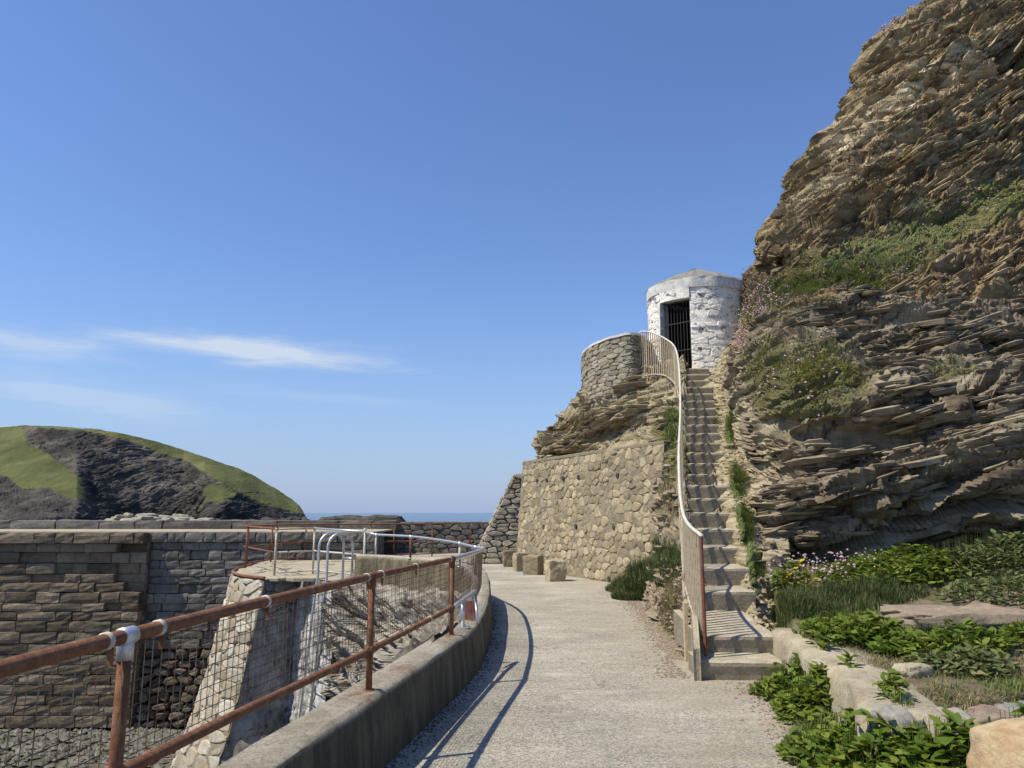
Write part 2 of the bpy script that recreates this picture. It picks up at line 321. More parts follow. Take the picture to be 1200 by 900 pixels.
    g = m.ramp(m.noise(.04, 9, .72), (.3, (.07, .075, .035)), (.5, (.125, .14, .055)), (.66, (.20, .20, .09)))
    gm = m.rng(m.op('ADD', m.attr('veg'), m.op('MULTIPLY', m.op('SUBTRACT', m.noise(.09, 8, .7), .5), .9)), .42, .58)
    m.col(m.mix(gm, r, g)).bump(m.noise(.12, 10, .75), 1.0, 3.5); MAT['headland'] = m.m
    m = M('islet_rock', .95, .1); m.col(m.ramp(m.noise(.2, 8, .7), (.35, (.04, .038, .034)), (.65, (.12, .11, .09)))).bump(m.noise(.4, 8, .7), 1, 1); MAT['islet'] = m.m
    # soil / turf ground, harbour bed
    m = M('soil', .97, .1)
    c = m.ramp(m.noise(5, 8, .7), (.32, (.13, .10, .065)), (.5, (.21, .175, .115)), (.68, (.33, .29, .2)))
    c = m.mix(m.rng(m.noise(1.6, 6, .65), .47, .57, 0, .85), c, m.ramp(m.noise(22, 6, .7), (.35, (.06, .065, .022)), (.65, (.16, .16, .065))))
    m.col(c).bump(m.noise(30, 8, .75), 1, .04); MAT['soil'] = m.m
    m = M('harbour_bed', .55, .4)
    c = m.ramp(m.noise(1.5, 8, .7), (.35, (.07, .062, .045)), (.5, (.13, .12, .09)), (.7, (.22, .21, .17)))
    c = m.mix(m.rng(m.noise(.9, 8, .75, m.vec((1, 2.2, 1))), .53, .6, 0, .85), c, (.05, .085, .02))
    c = m.mix(m.rng(m.noise(2.6, 8, .75), .6, .66, 0, .9), c, (.025, .02, .015))
    m.col(c, m.rng(m.noise(.7, 3), .4, .6, .25, .9)).bump(m.noise(5, 8, .7), 1, .08); MAT['bed'] = m.m
    m = M('sea', .16, .5); m.col(m.ramp(m.noise(.012, 5, .6, m.vec((.3, 1.6, 1))), (.35, (.018, .06, .105)), (.65, (.03, .09, .135))))
    m.bump(m.noise(.6, 6, .6, m.vec((.5, 1, 1))), .8, .5).bump(m.noise(.04, 5), .6, 4); MAT['sea'] = m.m
    # greens
    def green(nm, a, b, c_, rough=.5, tr=.25, dry=None, sp=.35, dk=.80):
        m = M(nm, rough, sp); c = m.ramp(m.op('FRACT', m.op('ADD', m.isl, m.rnd)), (0, a), (.55, b), (1, c_))
        c = m.mix(m.rng(m.noise(1.8, 3), .42, .62, 0, .5), c, c_)
        if dry: c = m.mix(m.rng(m.op('FRACT', m.op('MULTIPLY', m.isl, 7.13)), dk, dk+.05, 0, .9), c, dry)
        m.col(c); t = m.n.new('ShaderNodeBsdfTranslucent'); m.l.new(c, t.inputs[0]); x = m.n.new('ShaderNodeMixShader'); x.inputs[0].default_value = tr
        m.l.new(m.b.outputs[0], x.inputs[1]); m.l.new(t.outputs[0], x.inputs[2]); m.l.new(x.outputs[0], m.n['Material Output'].inputs[0]); MAT[nm] = m.m
    green('leaf', (.045, .08, .010), (.10, .165, .02), (.20, .25, .04), .34, .3, (.24, .25, .05), dk=.93)
    green('leaf_dull', (.055, .075, .022), (.10, .13, .04), (.17, .20, .075), .55, .3, (.27, .22, .10), dk=.88)
    green('leaf_yellow', (.30, .30, .03), (.50, .42, .03), (.58, .34, .03), .45, .3)
    green('grass_dark', (.028, .048, .014), (.05, .085, .02), (.085, .125, .03), .55, .3, (.20, .17, .08))
    green('grass_fresh', (.065, .11, .022), (.12, .18, .035), (.18, .23, .06), .55, .3, (.26, .22, .11))
    green('grass_dry', (.12, .11, .045), (.19, .165, .07), (.28, .24, .12), .65, .25, (.36, .30, .18))
    green('moss', (.14, .15, .035), (.24, .25, .055), (.34, .34, .07), .75, .2, (.17, .13, .08))
    green('heath', (.13, .10, .07), (.20, .16, .11), (.30, .25, .18), .85, .15, (.34, .30, .26))
    green('thrift', (.42, .26, .30), (.55, .38, .42), (.68, .55, .58), .8, .3)
    green('twig', (.18, .13, .08), (.25, .19, .12), (.33, .27, .18), .85, 0)
mats()
# ------------------------------------------------------------------ rock surfaces
def strata(P, dip, T, L, seed, warp=.35, yk=.35):
    w = fbm(P*np.array([.35, .35, .8]), 3, seed)*warp
    s = (P[:, 2]-np.tan(dip)*P[:, 0]+yk*.3*P[:, 1]+w)/T
    s = s+.35*np.sin(s*1.7+seed)
    k = np.floor(s); f = s-k
    a = (P[:, 0]+P[:, 2]*np.tan(dip)+P[:, 1]*.8+.25*w)/(L*(.6+.9*hsh(k, seed)))+hsh(k, 7, seed)*9+(f-.5)*(hsh(k, 13, seed)-.5)*2.6*T/L
    j = np.floor(a); g = a-j
    h0 = hsh(k, j, seed, 3); h1 = hsh(k, j+1, seed, 3); wd = .03+.25*hsh(k, j, 9, seed)**2; t = sm(1-wd, 1, g); h = h0*(1-t)+h1*t
    hc = hsh(k, j, 5, seed)*(1-t)+hsh(k, j+1, 5, seed)*t
    crack = np.exp(-(f/.13)**2)+.5*np.exp(-((1-f)/.10)**2)
    h = h+(1-t)*(g-.5)*(hsh(k, j, 21, seed)-.5)*1.3+(f-.5)*(hsh(k, j, 22, seed)-.35)*.9
    return (h-.5)*(.75+.25*f)-.42*crack*hc
def rockdisp(P, dip, seed, amp=1.0, blocky=1.0):
    q = P+.16*np.stack([vn(P*.9, seed+50), vn(P*.9+9, seed+51), vn(P*.9+5, seed+52)], 1)+.03*np.stack([vn(P*5, seed+53), vn(P*5+9, seed+54), vn(P*5+5, seed+55)], 1)
    d = .44*strata(q, dip, .95, 4.5, seed)+.32*strata(q, dip, .36, 2.4, seed+1)+.23*strata(q, dip*1.1, .15, 1.1, seed+2, .5)+.13*strata(q, dip*.92, .065, .6, seed+3, .5)
    return amp*(blocky*d+.18*fbm(P*.55, 4, seed+9)+.07*fbm(P*3.2*np.array([1,1,1.6]), 5, seed+12, .6))
def param(G, axis):
    d = np.linalg.norm(np.diff(G, axis=axis), axis=2).mean(axis=1-axis); c = np.concatenate([[0], np.cumsum(d)]); return c/c[-1], c[-1]
def smooth2(G, n):
    for _ in range(n):
        A = G.copy(); A[1:-1] = .25*G[:-2]+.5*G[1:-1]+.25*G[2:]; G = A.copy(); G[:, 1:-1] = .25*A[:, :-2]+.5*A[:, 1:-1]+.25*A[:, 2:]
    return G
def net(G, nu, nv, blur=20):                          # G (rows, cols, 3) control net -> fine grid
    G = np.asarray(G, dtype=float)
    u, _ = param(G, 1); v, _ = param(G, 0); U = np.linspace(0, 1, nu); V = np.linspace(0, 1, nv)
    A = np.stack([np.stack([np.interp(U, u, G[r, :, c]) for r in range(G.shape[0])]) for c in range(3)], 2)
    B = np.stack([np.stack([np.interp(V, v, A[:, i, c]) for i in range(nu)], 1) for c in range(3)], 2)
    return smooth2(B, blur)
def normals(B, toward=(0, 0, EYE)):
    du = np.gradient(B, axis=1); dv = np.gradient(B, axis=0); n = np.cross(du, dv); n /= np.linalg.norm(n, axis=2, keepdims=True)+1e-9
    s = np.sign(((np.array(toward)-B)*n).sum(2)); n *= np.where(np.median(s) < 0, -1, 1); return n
def quads(nu, nv):
    i = np.arange(nv-1)[:, None]*nu+np.arange(nu-1)[None]; return np.stack([i, i+1, i+nu+1, i+nu], 2).reshape(-1, 4)
def interp_rows(rows, n):                             # rows of (px, Y) lists -> same column count
    return rows
def bedding(P, dip, seed):                            # which bed of rock a point belongs to, 0..1
    w = fbm(P*np.array([.35, .35, .8]), 3, seed)*.35; r = 0
    for T, a in ((.22, .45), (.075, .35), (.6, .2)):
        s = (P[:, 2]-np.tan(dip)*P[:, 0]+.1*P[:, 1]+w)/T; k = np.floor(s); r = r+a*hsh(k, np.floor((P[:, 0]+P[:, 1]*.8)/(T*9)+hsh(k, 3)*5), seed)
    return r
def rock(name, B, mat, disp, attrs=None, parent=None, toward=(0, 0, EYE), fade=None, dip=.1):
    nv, nu, _ = B.shape; attrs = dict(attrs or {}); attrs['bed'] = bedding(B.reshape(-1, 3), dip, 5); N = normals(B, toward); P = B.reshape(-1, 3); d = disp(P)
    if fade is not None: d = d*fade.reshape(-1)
    V = P+N.reshape(-1, 3)*d[:, None]
    me = mesh(name, V, quads(nu, nv), False, attrs)
    return obj(name, me, mat, parent), V.reshape(nv, nu, 3), N
def slabs(name, C, N, idx, size, dip, mat, seed, thick=.11, out=.06, pale=None):
    # angular plates of slate sticking out of a rock face along its beds, one mesh
    g = np.random.default_rng(seed); V = []; F = []; n = 0; Pv = C.reshape(-1, 3)[idx]; Nv = N.reshape(-1, 3)[idx]
    bend = .22*fbm(Pv*.45, 3, 99)
    for p, nn, bd in zip(Pv, Nv, bend):
        s = size*g.uniform(.3, 1.0)**1.8*1.6; L = s*g.uniform(.7, 1.8); D = s*g.uniform(.5, .9); T = s*thick*g.uniform(.5, 1.5)
        h = np.array([nn[0], nn[1], 0]); h /= np.linalg.norm(h)+1e-6; a = np.array([-h[1], h[0], 0]); a = a if a[0] > 0 else -a
        dp = dip+bd+g.normal(0, .09); a = a*math.cos(dp)+np.array([0, 0, math.sin(dp)]); u = np.cross(a, h); u = u if u[2] > 0 else -u; u = u+h*g.normal(.0, .16); u /= np.linalg.norm(u)
        k = int(g.integers(5, 8)); th = np.sort(g.uniform(0, 2*math.pi, k)+np.arange(k)*.01); th = np.arange(k)/k*2*math.pi+g.uniform(-.35, .35, k)
        ring = [(math.cos(t)*L/2*g.uniform(.6, 1.15), math.sin(t)*D/2*g.uniform(.5, 1.2)) for t in th]; c = p+h*(out*D-.5*D*.35)
        for zz, ss in ((-T/2, .78), (T*.3, 1.0), (T/2, .86)):
            for (x, y) in ring: V.append(c+a*x*ss+h*y*ss+u*(zz+g.uniform(-.08, .08)*T))
        for r in (0, 1): F += [(n+r*k+i, n+r*k+(i+1) % k, n+(r+1)*k+(i+1) % k, n+(r+1)*k+i) for i in range(k)]
        F += [tuple(n+2*k+i for i in range(k)), tuple(n+i for i in range(k))[::-1]]; n += 3*k
    V = np.array(V); me = mesh(name, V, F, False, {'slab': np.ones(len(V)), 'bed': np.full(len(V), .5), 'pale': np.full(len(V), .2)}); o = obj(name, me, mat); return tag(o, kind='stuff')
def choose(w, n, seed): g = np.random.default_rng(seed); w = np.clip(w.ravel(), 0, None); return g.choice(len(w), n, p=w/w.sum())
def field(x, pts):                                    # piecewise linear helper
    return np.interp(x, [p[0] for p in pts], [p[1] for p in pts])

# ------------------------------------------------------------------ foliage
RG = np.random.default_rng(11)
HF = lambda P: 1.0
def blades(P, h, w, lean=.35, seed=0, up=None):       # curved grass blades as one mesh: 5 corners each
    g = np.random.default_rng(seed); n = len(P); a = g.uniform(0, 2*np.pi, n); H = h*g.uniform(.35, 1.15, n)*(.75+.5*fbm(P*4.0, 2, 9))*HF(P)
    l = lean*g.uniform(.2, 1.3, n)*H; D = np.stack([np.cos(a), np.sin(a), np.zeros(n)], 1); S = np.stack([-np.sin(a), np.cos(a), np.zeros(n)], 1)
    if up is None: up = np.tile([0, 0, 1.0], (n, 1))
    ww = (w*g.uniform(.7, 1.3, n))[:, None]
    m = P+up*(H*.6)[:, None]+D*(l*.35)[:, None]; t = P+up*H[:, None]+D*l[:, None]
    V = np.stack([P-S*ww, P+S*ww, m-S*ww*.8, m+S*ww*.8, t], 1).reshape(-1, 3)
    b = np.arange(n)*5; F = np.concatenate([np.stack([b, b+1, b+3], 1), np.stack([b, b+3, b+2], 1), np.stack([b+2, b+3, b+4], 1)])
    return V, F
LV = np.array([(0, 0, 0), (.0, .22, .03), (-.20, .34, .02), (.20, .34, .02), (0, .42, -.03), (-.29, .66, -.01), (.29, .66, -.01), (0, .72, -.05), (-.16, .94, -.09), (.16, .94, -.09), (0, 1.1, -.16)])
LF = [(1, 4, 2), (1, 3, 4), (2, 4, 7, 5), (4, 3, 6, 7), (5, 7, 10, 8), (7, 6, 9, 10), (0, 1, 1)]
LF = [(0, 2, 1), (0, 1, 3), (1, 2, 4), (1, 4, 3), (2, 5, 7), (2, 7, 4), (4, 7, 6), (4, 6, 3), (5, 8, 10), (5, 10, 7), (7, 10, 9), (7, 9, 6)]
def leaves(P, size, seed=0, tilt=(.2, 1.1), asp=1.0):   # ovate folded leaves as one mesh
    g = np.random.default_rng(seed); n = len(P); s = size*g.uniform(.3, 1.25, n); a = g.uniform(0, 2*np.pi, n); t = g.uniform(*tilt, n); r = g.uniform(-.5, .5, n)
    L = np.tile(LV, (n, 1, 1))*s[:, None, None]; L[:, :, 0] *= asp; L[:, :, 2] *= g.uniform(.2, 2.2, n)[:, None]
    x, y, z = L[..., 0], L[..., 1], L[..., 2]
    x, z = x*np.cos(r)[:, None]-z*np.sin(r)[:, None], x*np.sin(r)[:, None]+z*np.cos(r)[:, None]
    y, z = y*np.cos(t)[:, None]-z*np.sin(t)[:, None], y*np.sin(t)[:, None]+z*np.cos(t)[:, None]
    x, y = x*np.cos(a)[:, None]-y*np.sin(a)[:, None], x*np.sin(a)[:, None]+y*np.cos(a)[:, None]
    V = (np.stack([x, y, z], 2)+P[:, None]).reshape(-1, 3)
    F = (np.array(LF)[None]+(np.arange(n)*11)[:, None, None]).reshape(-1, 3); return V, F
def join(*vf):
    V = []; F = []; n = 0
    for v, f in vf: V.append(v); F.append(f+n); n += len(v)
    return np.concatenate(V), np.concatenate(F)
OCT = np.array([(1, 0, 0), (0, 1, 0), (-1, 0, 0), (0, -1, 0), (0, 0, 1), (0, 0, -1)], dtype=float)
OF = np.array([(0, 1, 4), (1, 2, 4), (2, 3, 4), (3, 0, 4), (1, 0, 5), (2, 1, 5), (3, 2, 5), (0, 3, 5)])
def chips(P, size, seed=0, flat=.6):                  # small angular stones / flower heads as one mesh
    g = np.random.default_rng(seed); n = len(P); s = size*g.uniform(.4, 1.5, n)**1.3
    V = OCT[None]*s[:, None, None]*g.uniform(.6, 1.3, (n, 6, 1)); V[..., 2] *= flat
    a = g.uniform(0, 6.28, n); x = V[..., 0]*np.cos(a)[:, None]-V[..., 1]*np.sin(a)[:, None]; y = V[..., 0]*np.sin(a)[:, None]+V[..., 1]*np.cos(a)[:, None]
    V = np.stack([x, y, V[..., 2]], 2)+P[:, None]
    return V.reshape(-1, 3), (OF[None]+(np.arange(n)*6)[:, None, None]).reshape(-1, 3)

def rocks(P, size, seed=0, flat=.7):                  # angular boulders as one mesh
    g = np.random.default_rng(seed); n = len(P); v, f = cube_sphere(3); v = v/np.linalg.norm(v, axis=1, keepdims=True)**.6; k = len(v); f = np.array(f)
    kinds = [v*(1+.35*vn(v*1.1+i*9.1, seed+i))[:, None] for i in range(8)]
    V = []
    for i in range(n):
        w = kinds[int(g.integers(8))]*size*g.uniform(.3, 1.2)*g.uniform(.6, 1.2, 3)*np.array([1, 1, flat]); a = g.uniform(0, 6.28); V.append(np.stack([w[:, 0]*math.cos(a)-w[:, 1]*math.sin(a), w[:, 0]*math.sin(a)+w[:, 1]*math.cos(a), w[:, 2]], 1)+P[i])
    return np.concatenate(V), (f[None]+(np.arange(n)*k)[:, None, None]).reshape(-1, 4)
# ------------------------------------------------------------------ rough boulders and blocks
def cube_sphere(n):
    V = {}; L = []; F = []
    def idx(p):
        k = tuple(round(c*n) for c in p)
        if k not in V: V[k] = len(L); L.append(p)
        return V[k]
    for ax in range(3):
        for sg in (-1, 1):
            for i in range(n):
                for j in range(n):
                    q = []
                    for a, b in ((0, 0), (1, 0), (1, 1), (0, 1)):
                        p = [0, 0, 0]; p[ax] = sg; p[(ax+1) % 3] = -1+2*(i+a)/n; p[(ax+2) % 3] = -1+2*(j+b)/n; q.append(idx(tuple(p)))
                    F.append(q if sg > 0 else q[::-1])
    return np.array(L), F
def boulder(name, loc, dims, mat, parent=None, rot=0, n=12, rnd=.35, amp=.12, seed=0, slabs=0):
    V, F = cube_sphere(n); L = np.linalg.norm(V, axis=1, keepdims=True); V = V*(1-rnd)+V/L*rnd*1.25
    V = V*np.array(dims)/2; U = V/np.linalg.norm(V, axis=1, keepdims=True)
    P = V+seed*7.7; k = max(dims)
    d = amp*k*(fbm(P/k*2.2, 4, seed)+.35*fbm(P/k*8, 3, seed+4))
    if slabs: d = d+slabs*strata(P, .1, .09, .5, seed)
    V = V+U*d[:, None]
    return obj(name, mesh(name, V, F, True if n > 14 else False), mat, parent, loc, (0, 0, rot))
def block_meshes(n=10, seed=5, rough=.06):            # bevelled, slightly uneven unit blocks shared by many objects
    out = []; g = random.Random(seed)
    for q in range(n):
        V = []; F = []
        for (s, y) in ((.5, .5), (.5, -.36), (.44, -.5)):
            for (a, b) in ((-1, -1), (1, -1), (1, 1), (-1, 1)):
                V.append((a*s+g.uniform(-rough, rough)*.45, y+g.uniform(-rough, rough)*.9, b*s+g.uniform(-rough, rough)))
        V = V[:8]; fx = (-.5, -.44, -.15, .15, .44, .5)
        V = [(x, .5 if y > 0 else -.30, z) for x, y, z in V]; q0 = len(V); rim = []
        for a in (-.46, -.2, .18, .46):
            for b in (-.44, -.16, .2, .44):
                e = abs(a) > .4 or abs(b) > .4; V.append((a*(1.06 if abs(a) > .4 else 1)+g.uniform(-.02, .02), -.5+(.035 if e else 0)+g.uniform(-.03, .03), b*(1.08 if abs(b) > .4 else 1)+g.uniform(-.02, .02)))
        for k in range(4): F.append((k, (k+1) % 4, 4+(k+1) % 4, 4+k))
        for a in range(3):
            for b in range(3): F.append((q0+a*4+b, q0+a*4+4+b, q0+a*4+5+b, q0+a*4+1+b))
        c_ = [4, 5, 6, 7]; e_ = {0: [0, 4, 8, 12], 1: [12, 13, 14, 15], 2: [15, 11, 7, 3], 3: [3, 2, 1, 0]}
        for k in range(4): F.append((c_[k], c_[(k+1) % 4])+tuple(q0+i for i in e_[k][::-1]))
        out.append(mesh('stone_block', V, F))
    return out
# ------------------------------------------------------------------ irregular rubble: convex cells on a patch of wall
def clip(poly, px, py, nx, ny):
    out = []; n = len(poly)
    for i in range(n):
        a, b = poly[i], poly[(i+1) % n]; da = (a[0]-px)*nx+(a[1]-py)*ny; db = (b[0]-px)*nx+(b[1]-py)*ny
        if da <= 0: out.append(a)
        if da*db < 0: t = da/(da-db); out.append((a[0]+(b[0]-a[0])*t, a[1]+(b[1]-a[1])*t))
    return out
def cells(dom, cw, ch, seed, jit=.36, rows=True):     # dom convex polygon (ccw or cw); returns list of polygons
    g = random.Random(seed); xs = [p[0] for p in dom]; ys = [p[1] for p in dom]; A = cw/ch; S = []
    y = min(ys); r = 0
    while y < max(ys)+ch:
        h = ch*g.uniform(.75, 1.3); x = min(xs)-g.uniform(0, cw)
        while x < max(xs)+cw:
            w = cw*g.uniform(.6, 1.5); S.append((x+w/2+g.uniform(-jit, jit)*w*.5, (y+h/2+g.uniform(-jit, jit)*h*.8)*A)); x += w
        y += h; r += 1
    cyx = [(p[0], p[1]*A) for p in dom]
    ar = sum(a[0]*b[1]-b[0]*a[1] for a, b in zip(cyx, cyx[1:]+cyx[:1]))
    if ar < 0: cyx = cyx[::-1]
    S = [s for s in S if all((b[0]-a[0])*(s[1]-a[1])-(b[1]-a[1])*(s[0]-a[0]) > 0 for a, b in zip(cyx, cyx[1:]+cyx[:1]))]
    out = []
    for i, s in enumerate(S):
        poly = list(cyx)
        for k, t in enumerate(S):
            if k == i or abs(t[0]-s[0]) > 3.2*cw or abs(t[1]-s[1]) > 3.2*cw: continue
            dx, dy = t[0]-s[0], t[1]-s[1]; poly = clip(poly, (s[0]+t[0])/2, (s[1]+t[1])/2, dx, dy)
            if len(poly) < 3: break
        if len(poly) >= 3: out.append([(p[0], p[1]/A) for p in poly])
    return out
def rubble(parent, doms, cw, ch, fmap, mat, seed=0, joint=.012, proud=.05, limit=300, name='stone', fn=None, jit=.36, holes=(), rnd=.78, key=None):
    # fmap(u, v, d) -> world point on the wall at d metres proud of it
    g = random.Random(seed+77); C = []
    for q, dom in enumerate(doms): C += cells(dom, cw, ch, seed+q, jit)
    C = [c for c in C if not any(abs(sum(p[0] for p in c)/len(c)-hx) < hr+.07 and abs(sum(p[1] for p in c)/len(c)-hy) < hr+.05 for hx, hy, hr in holes)] if holes else C
    area = lambda c: abs(sum(a[0]*b[1]-b[0]*a[1] for a, b in zip(c, c[1:]+c[:1])))/2
    C = [c for c in C if area(c) > .12*cw*ch]; C.sort(key=key or (lambda c: -area(c)))
    rest = MB(); made = []
    for i, c in enumerate(C):
        cx = sum(p[0] for p in c)/len(c); cy = sum(p[1] for p in c)/len(c)
        c2 = []                                        # cut the corners for a rounder stone
        for a, b in zip(c, c[1:]+c[:1]):
            L = math.hypot(b[0]-a[0], b[1]-a[1])
            if L > .28*min(cw, ch):
                k = .24; c2 += [(a[0]+(b[0]-a[0])*k, a[1]+(b[1]-a[1])*k), (b[0]-(b[0]-a[0])*k, b[1]-(b[1]-a[1])*k)]
            else: c2.append(((a[0]+b[0])/2, (a[1]+b[1])/2))
        jt = .05*math.sqrt(area(c2)); c2 = [(x+g.uniform(-jt, jt), y+g.uniform(-jt, jt)) for x, y in c2]
        c = c2; sz = math.sqrt(area(c)); pr = proud*g.uniform(.35, 1.3); tx = g.uniform(-.35, .35)*proud/sz; ty = g.uniform(-.45, .45)*proud/sz
        V = []
        for k, (s, d) in enumerate(((1, -.05), (1, pr*.45), (rnd, pr))):
            ins = joint if k < 2 else joint*1.2
            for (x, y) in c:
                dx, dy = x-cx, y-cy; L = math.hypot(dx, dy); q = max(.3, (L-ins)/L)*s
                dd = d if k == 0 else d+tx*dx*s+ty*dy*s+g.uniform(-.12, .12)*proud
                V.append(fmap(cx+dx*q, cy+dy*q, dd))
        V.append(fmap(cx, cy, pr*1.1)); n = len(c)
        F = [(r*n+k, r*n+(k+1) % n, (r+1)*n+(k+1) % n, (r+1)*n+k) for r in (0, 1) for k in range(n)]+[(2*n+k, 2*n+(k+1) % n, 3*n) for k in range(n)]
        if i < limit:
            ctr = V[-1]; o = obj(name, mesh(name, [v-ctr for v in V], F), mat if not callable(mat) else mat(ctr), parent, ctr); made.append(o)
        else: rest.add(V, F)
    if rest.v:
        o = rest.build(name+'s_far', mat if not callable(mat) else mat(None), parent); o['kind'] = 'stuff'
    return made
def sheet(name, fmap, u0, u1, v0, v1, nu, nv, mat, parent, d=0, amp=.02, seed=0, back=None, kind=None):
    U, V = np.meshgrid(np.linspace(u0, u1, nu), np.linspace(v0, v1, nv)); nz_ = fbm(np.stack([U.ravel()*6, V.ravel()*6, U.ravel()*0+seed], 1), 4, seed)*amp
    P = np.array([fmap(u, v, d+n) for u, v, n in zip(U.ravel(), V.ravel(), nz_)])
    o = obj(name, mesh(name, P, quads(nu, nv), True), mat, parent)
    if kind: o['kind'] = kind
    return o
# ================================================================== THE SETTING
V3 = Vector
def poly_sheet(name, pts, z, mat, kind='structure', depth=0):
    m = MB(); n = len(pts); m.v = [(p[0], p[1], z) for p in pts]; m.f = [tuple(range(n))]
    o = m.build(name, mat); tag(o, kind=kind); return o
# stairs line: left edge x, nosing height z as functions of the distance Y
def stx(Y): return 1.83+.2275*(Y-7.6)
def stz(Y): return field(Y, [(7.6, .2), (8.05, .35), (9.2, .68), (14.1, 2.52), (18.9, 5.28), (22, 5.4)])
SW = .70
KIN = [(-1.38, -2.5), (-1.36, .8), (-1.21, 2.4), (-1.09, 3.65), (-.845, 5.1), (-.62, 6.4), (-.40, 7.8), (-.33, 9), (-.315, 10.6), (-.36, 12.4), (-.47, 13.9), (-.78, 15.1), (-1.35, 16.2), (-2.15, 17.2), (-3.0, 17.9), (-3.55, 18.15)]
kin = curve([(x, y, 0) for x, y in KIN], 10)
def ktop(y): return field(y, [(0, .45), (10, .45), (13, .52), (15, .62), (30, .65)])
def kframe(): 
    out = []
    for p, t in walk(kin, .12): out.append((p, V3((-t.y, t.x, 0))))
    return out
KF = kframe()
# ground level deck: the path, its far bend and the top of the bastion
BAST = [(-8.3, 25.9), (-8.0, 23.6), (-7.75, 21.5), (-7.35, 20.2), (-6.7, 19.25), (-6.02, 18.65), (-5.45, 19.5), (-4.05, 17.95)]
left = [(p.x+n.x*.15, p.y+n.y*.15) for p, n in KF[::4]]
deck = left+[BAST[-1]]+BAST[::-1][1:]+[(-8.3, 26.0), (-4.6, 26.0), (-4.6, 31.2), (2.6, 31.2), (4.5, 24), (5, 17), (4.5, 8), (4.5, -3)]
poly_sheet('path', deck, 0, MAT['path'])
for nm, z, r, mt in (('harbour_floor', -5.35, None, 'bed'), ('sea', -6.0, 30000, 'sea')):
    if r: m = MB(); m.v = [(-r, -200, z), (r, -200, z), (r, 30000, z), (-r, 30000, z)]; m.f = [(0, 1, 2, 3)]; tag(m.build(nm, MAT[mt]), kind='structure')
    else:
        U, V = np.meshgrid(np.linspace(-32, 1, 180), np.linspace(-3, 27, 170)); P = np.stack([U.ravel(), V.ravel(), np.full(U.size, z)], 1)
        P[:, 2] += .10*fbm(P*.5, 4, 3)+.05*fbm(P*2.5, 3, 5)
        tag(obj(nm, mesh(nm, P, quads(180, 170), True), MAT[mt]), kind='structure')
# ---- big cliff on the right
EDGE = [(-230, 1255, 24.6), (-150, 1200, 24), (-60, 1125, 23.2), (0, 1080, 22.6), (30, 1048, 22.4), (60, 1026, 22), (90, 1003, 21.7), (150, 976, 21), (190, 934, 20.6), (230, 917, 20.3), (262, 912, 20.2), (278, 894, 20.1), (312, 892, 20.0), (326, 880, 20.0), (350, 868, 19.6), (400, 860, 18.8), (440, 853, 17.8), (500, 862, 15.3), (560, 872, 13.2), (640, 887, 11.0), (690, 896, 10.0), (770, 912, 9.1)]
YIN = [(-230, 24.3), (-150, 23), (0, 20.6), (100, 19.2), (200, 17.9), (270, 16.7), (330, 15.1), (395, 13.6), (430, 12.5), (480, 11.5), (560, 10.9), (620, 10.9), (648, 11.5), (700, 10.9), (770, 10.6)]
G = []; GP = []
ex = lambda y: np.interp(y, [e[0] for e in EDGE], [e[1] for e in EDGE]); eY = lambda y: np.interp(y, [e[0] for e in EDGE], [e[2] for e in EDGE])
for py in [-230, -150, -60, 0, 30, 60, 90, 150, 190, 230, 262, 278, 312, 326, 350, 375, 400, 440, 480, 500, 530, 560, 600, 640, 660, 690, 730, 770]:
    x0, Y0 = float(ex(py)), float(eY(py)); yi = field(py, YIN); r = []; q = []
    back = 1 if py < 330 else .45
    for dx, dy in ((60*back, 5*back), (14*back, 2.4*back), (0, 0)): r.append(at(x0+dx, py, Y0+dy)); q.append((x0+dx, py))
    for px, k in ((x0+26, .55), (x0+70, .93), (x0+120, 1)):
        r.append(at(px, py, Y0*(1-k)+yi*k)); q.append((px, py))
    for k in (.25, .5, .75, 1, 1.35, 1.8):
        px = x0+120+(1215-x0-120)*k if k <= 1 else 1215+(k-1)*330
        r.append(at(px, py, yi+(px-1000)*field(py, [(-230, .002), (300, -.002), (420, -.0030), (560, -.0008), (700, .0035)]))); q.append((px, py))
    G.append(r); GP.append([(a, b, 0) for a, b in q])
NU, NV = 640, 1020
G = np.array(G); B = net(G, NU, NV, 14)
u_, _ = param(G, 1); v_, _ = param(G, 0); U = np.linspace(0, 1, NU); VV = np.linspace(0, 1, NV); GP = np.array(GP, dtype=float)
PX, PY = see(B)
cx = 380-(PX-870)*.42
n2 = fbm(B.reshape(-1, 3)*.9, 4, 77).reshape(PX.shape)
veg = np.clip(1.15-np.abs(PY-cx+14)/(40+12*n2*2), 0, 1)*sm(858, 872, PX)
veg = np.maximum(veg, np.clip(1.5-((PX-935)/100)**2-((PY-447)/50)**2, 0, 1)*.8*sm(860, 885, PX)); veg = np.maximum(veg, np.clip(1.2-((PX-1115)/45)**2-((PY-436)/18)**2, 0, 1)*.7)
veg = np.maximum(veg, .55*np.clip(1-((PX-1035)/32)**2-((PY-38)/26)**2, 0, 1)); veg = np.maximum(veg, .5*np.clip(1-((PX-955)/26)**2-((PY-182)/18)**2, 0, 1))
pale = np.clip(1.7-np.abs(PY-(170-(PX-980)*.66))/20, 0, 1)*sm(960, 985, PX)*sm(1185, 1150, PX)
pale = np.maximum(pale, np.clip(1.3-np.abs(PY-(150-(PX-985)*.62+62))/9, 0, 1)*.7*sm(1090, 1050, PX))
pale = np.maximum(pale, sm(55, 8, PX-ex(PY))*sm(415, 450, PY)*.95)
pale = np.maximum(pale, .6*np.clip(1.3-((PX-940)/60)**2-((PY-412)/9)**2, 0, 1))
dips = lambda P: None
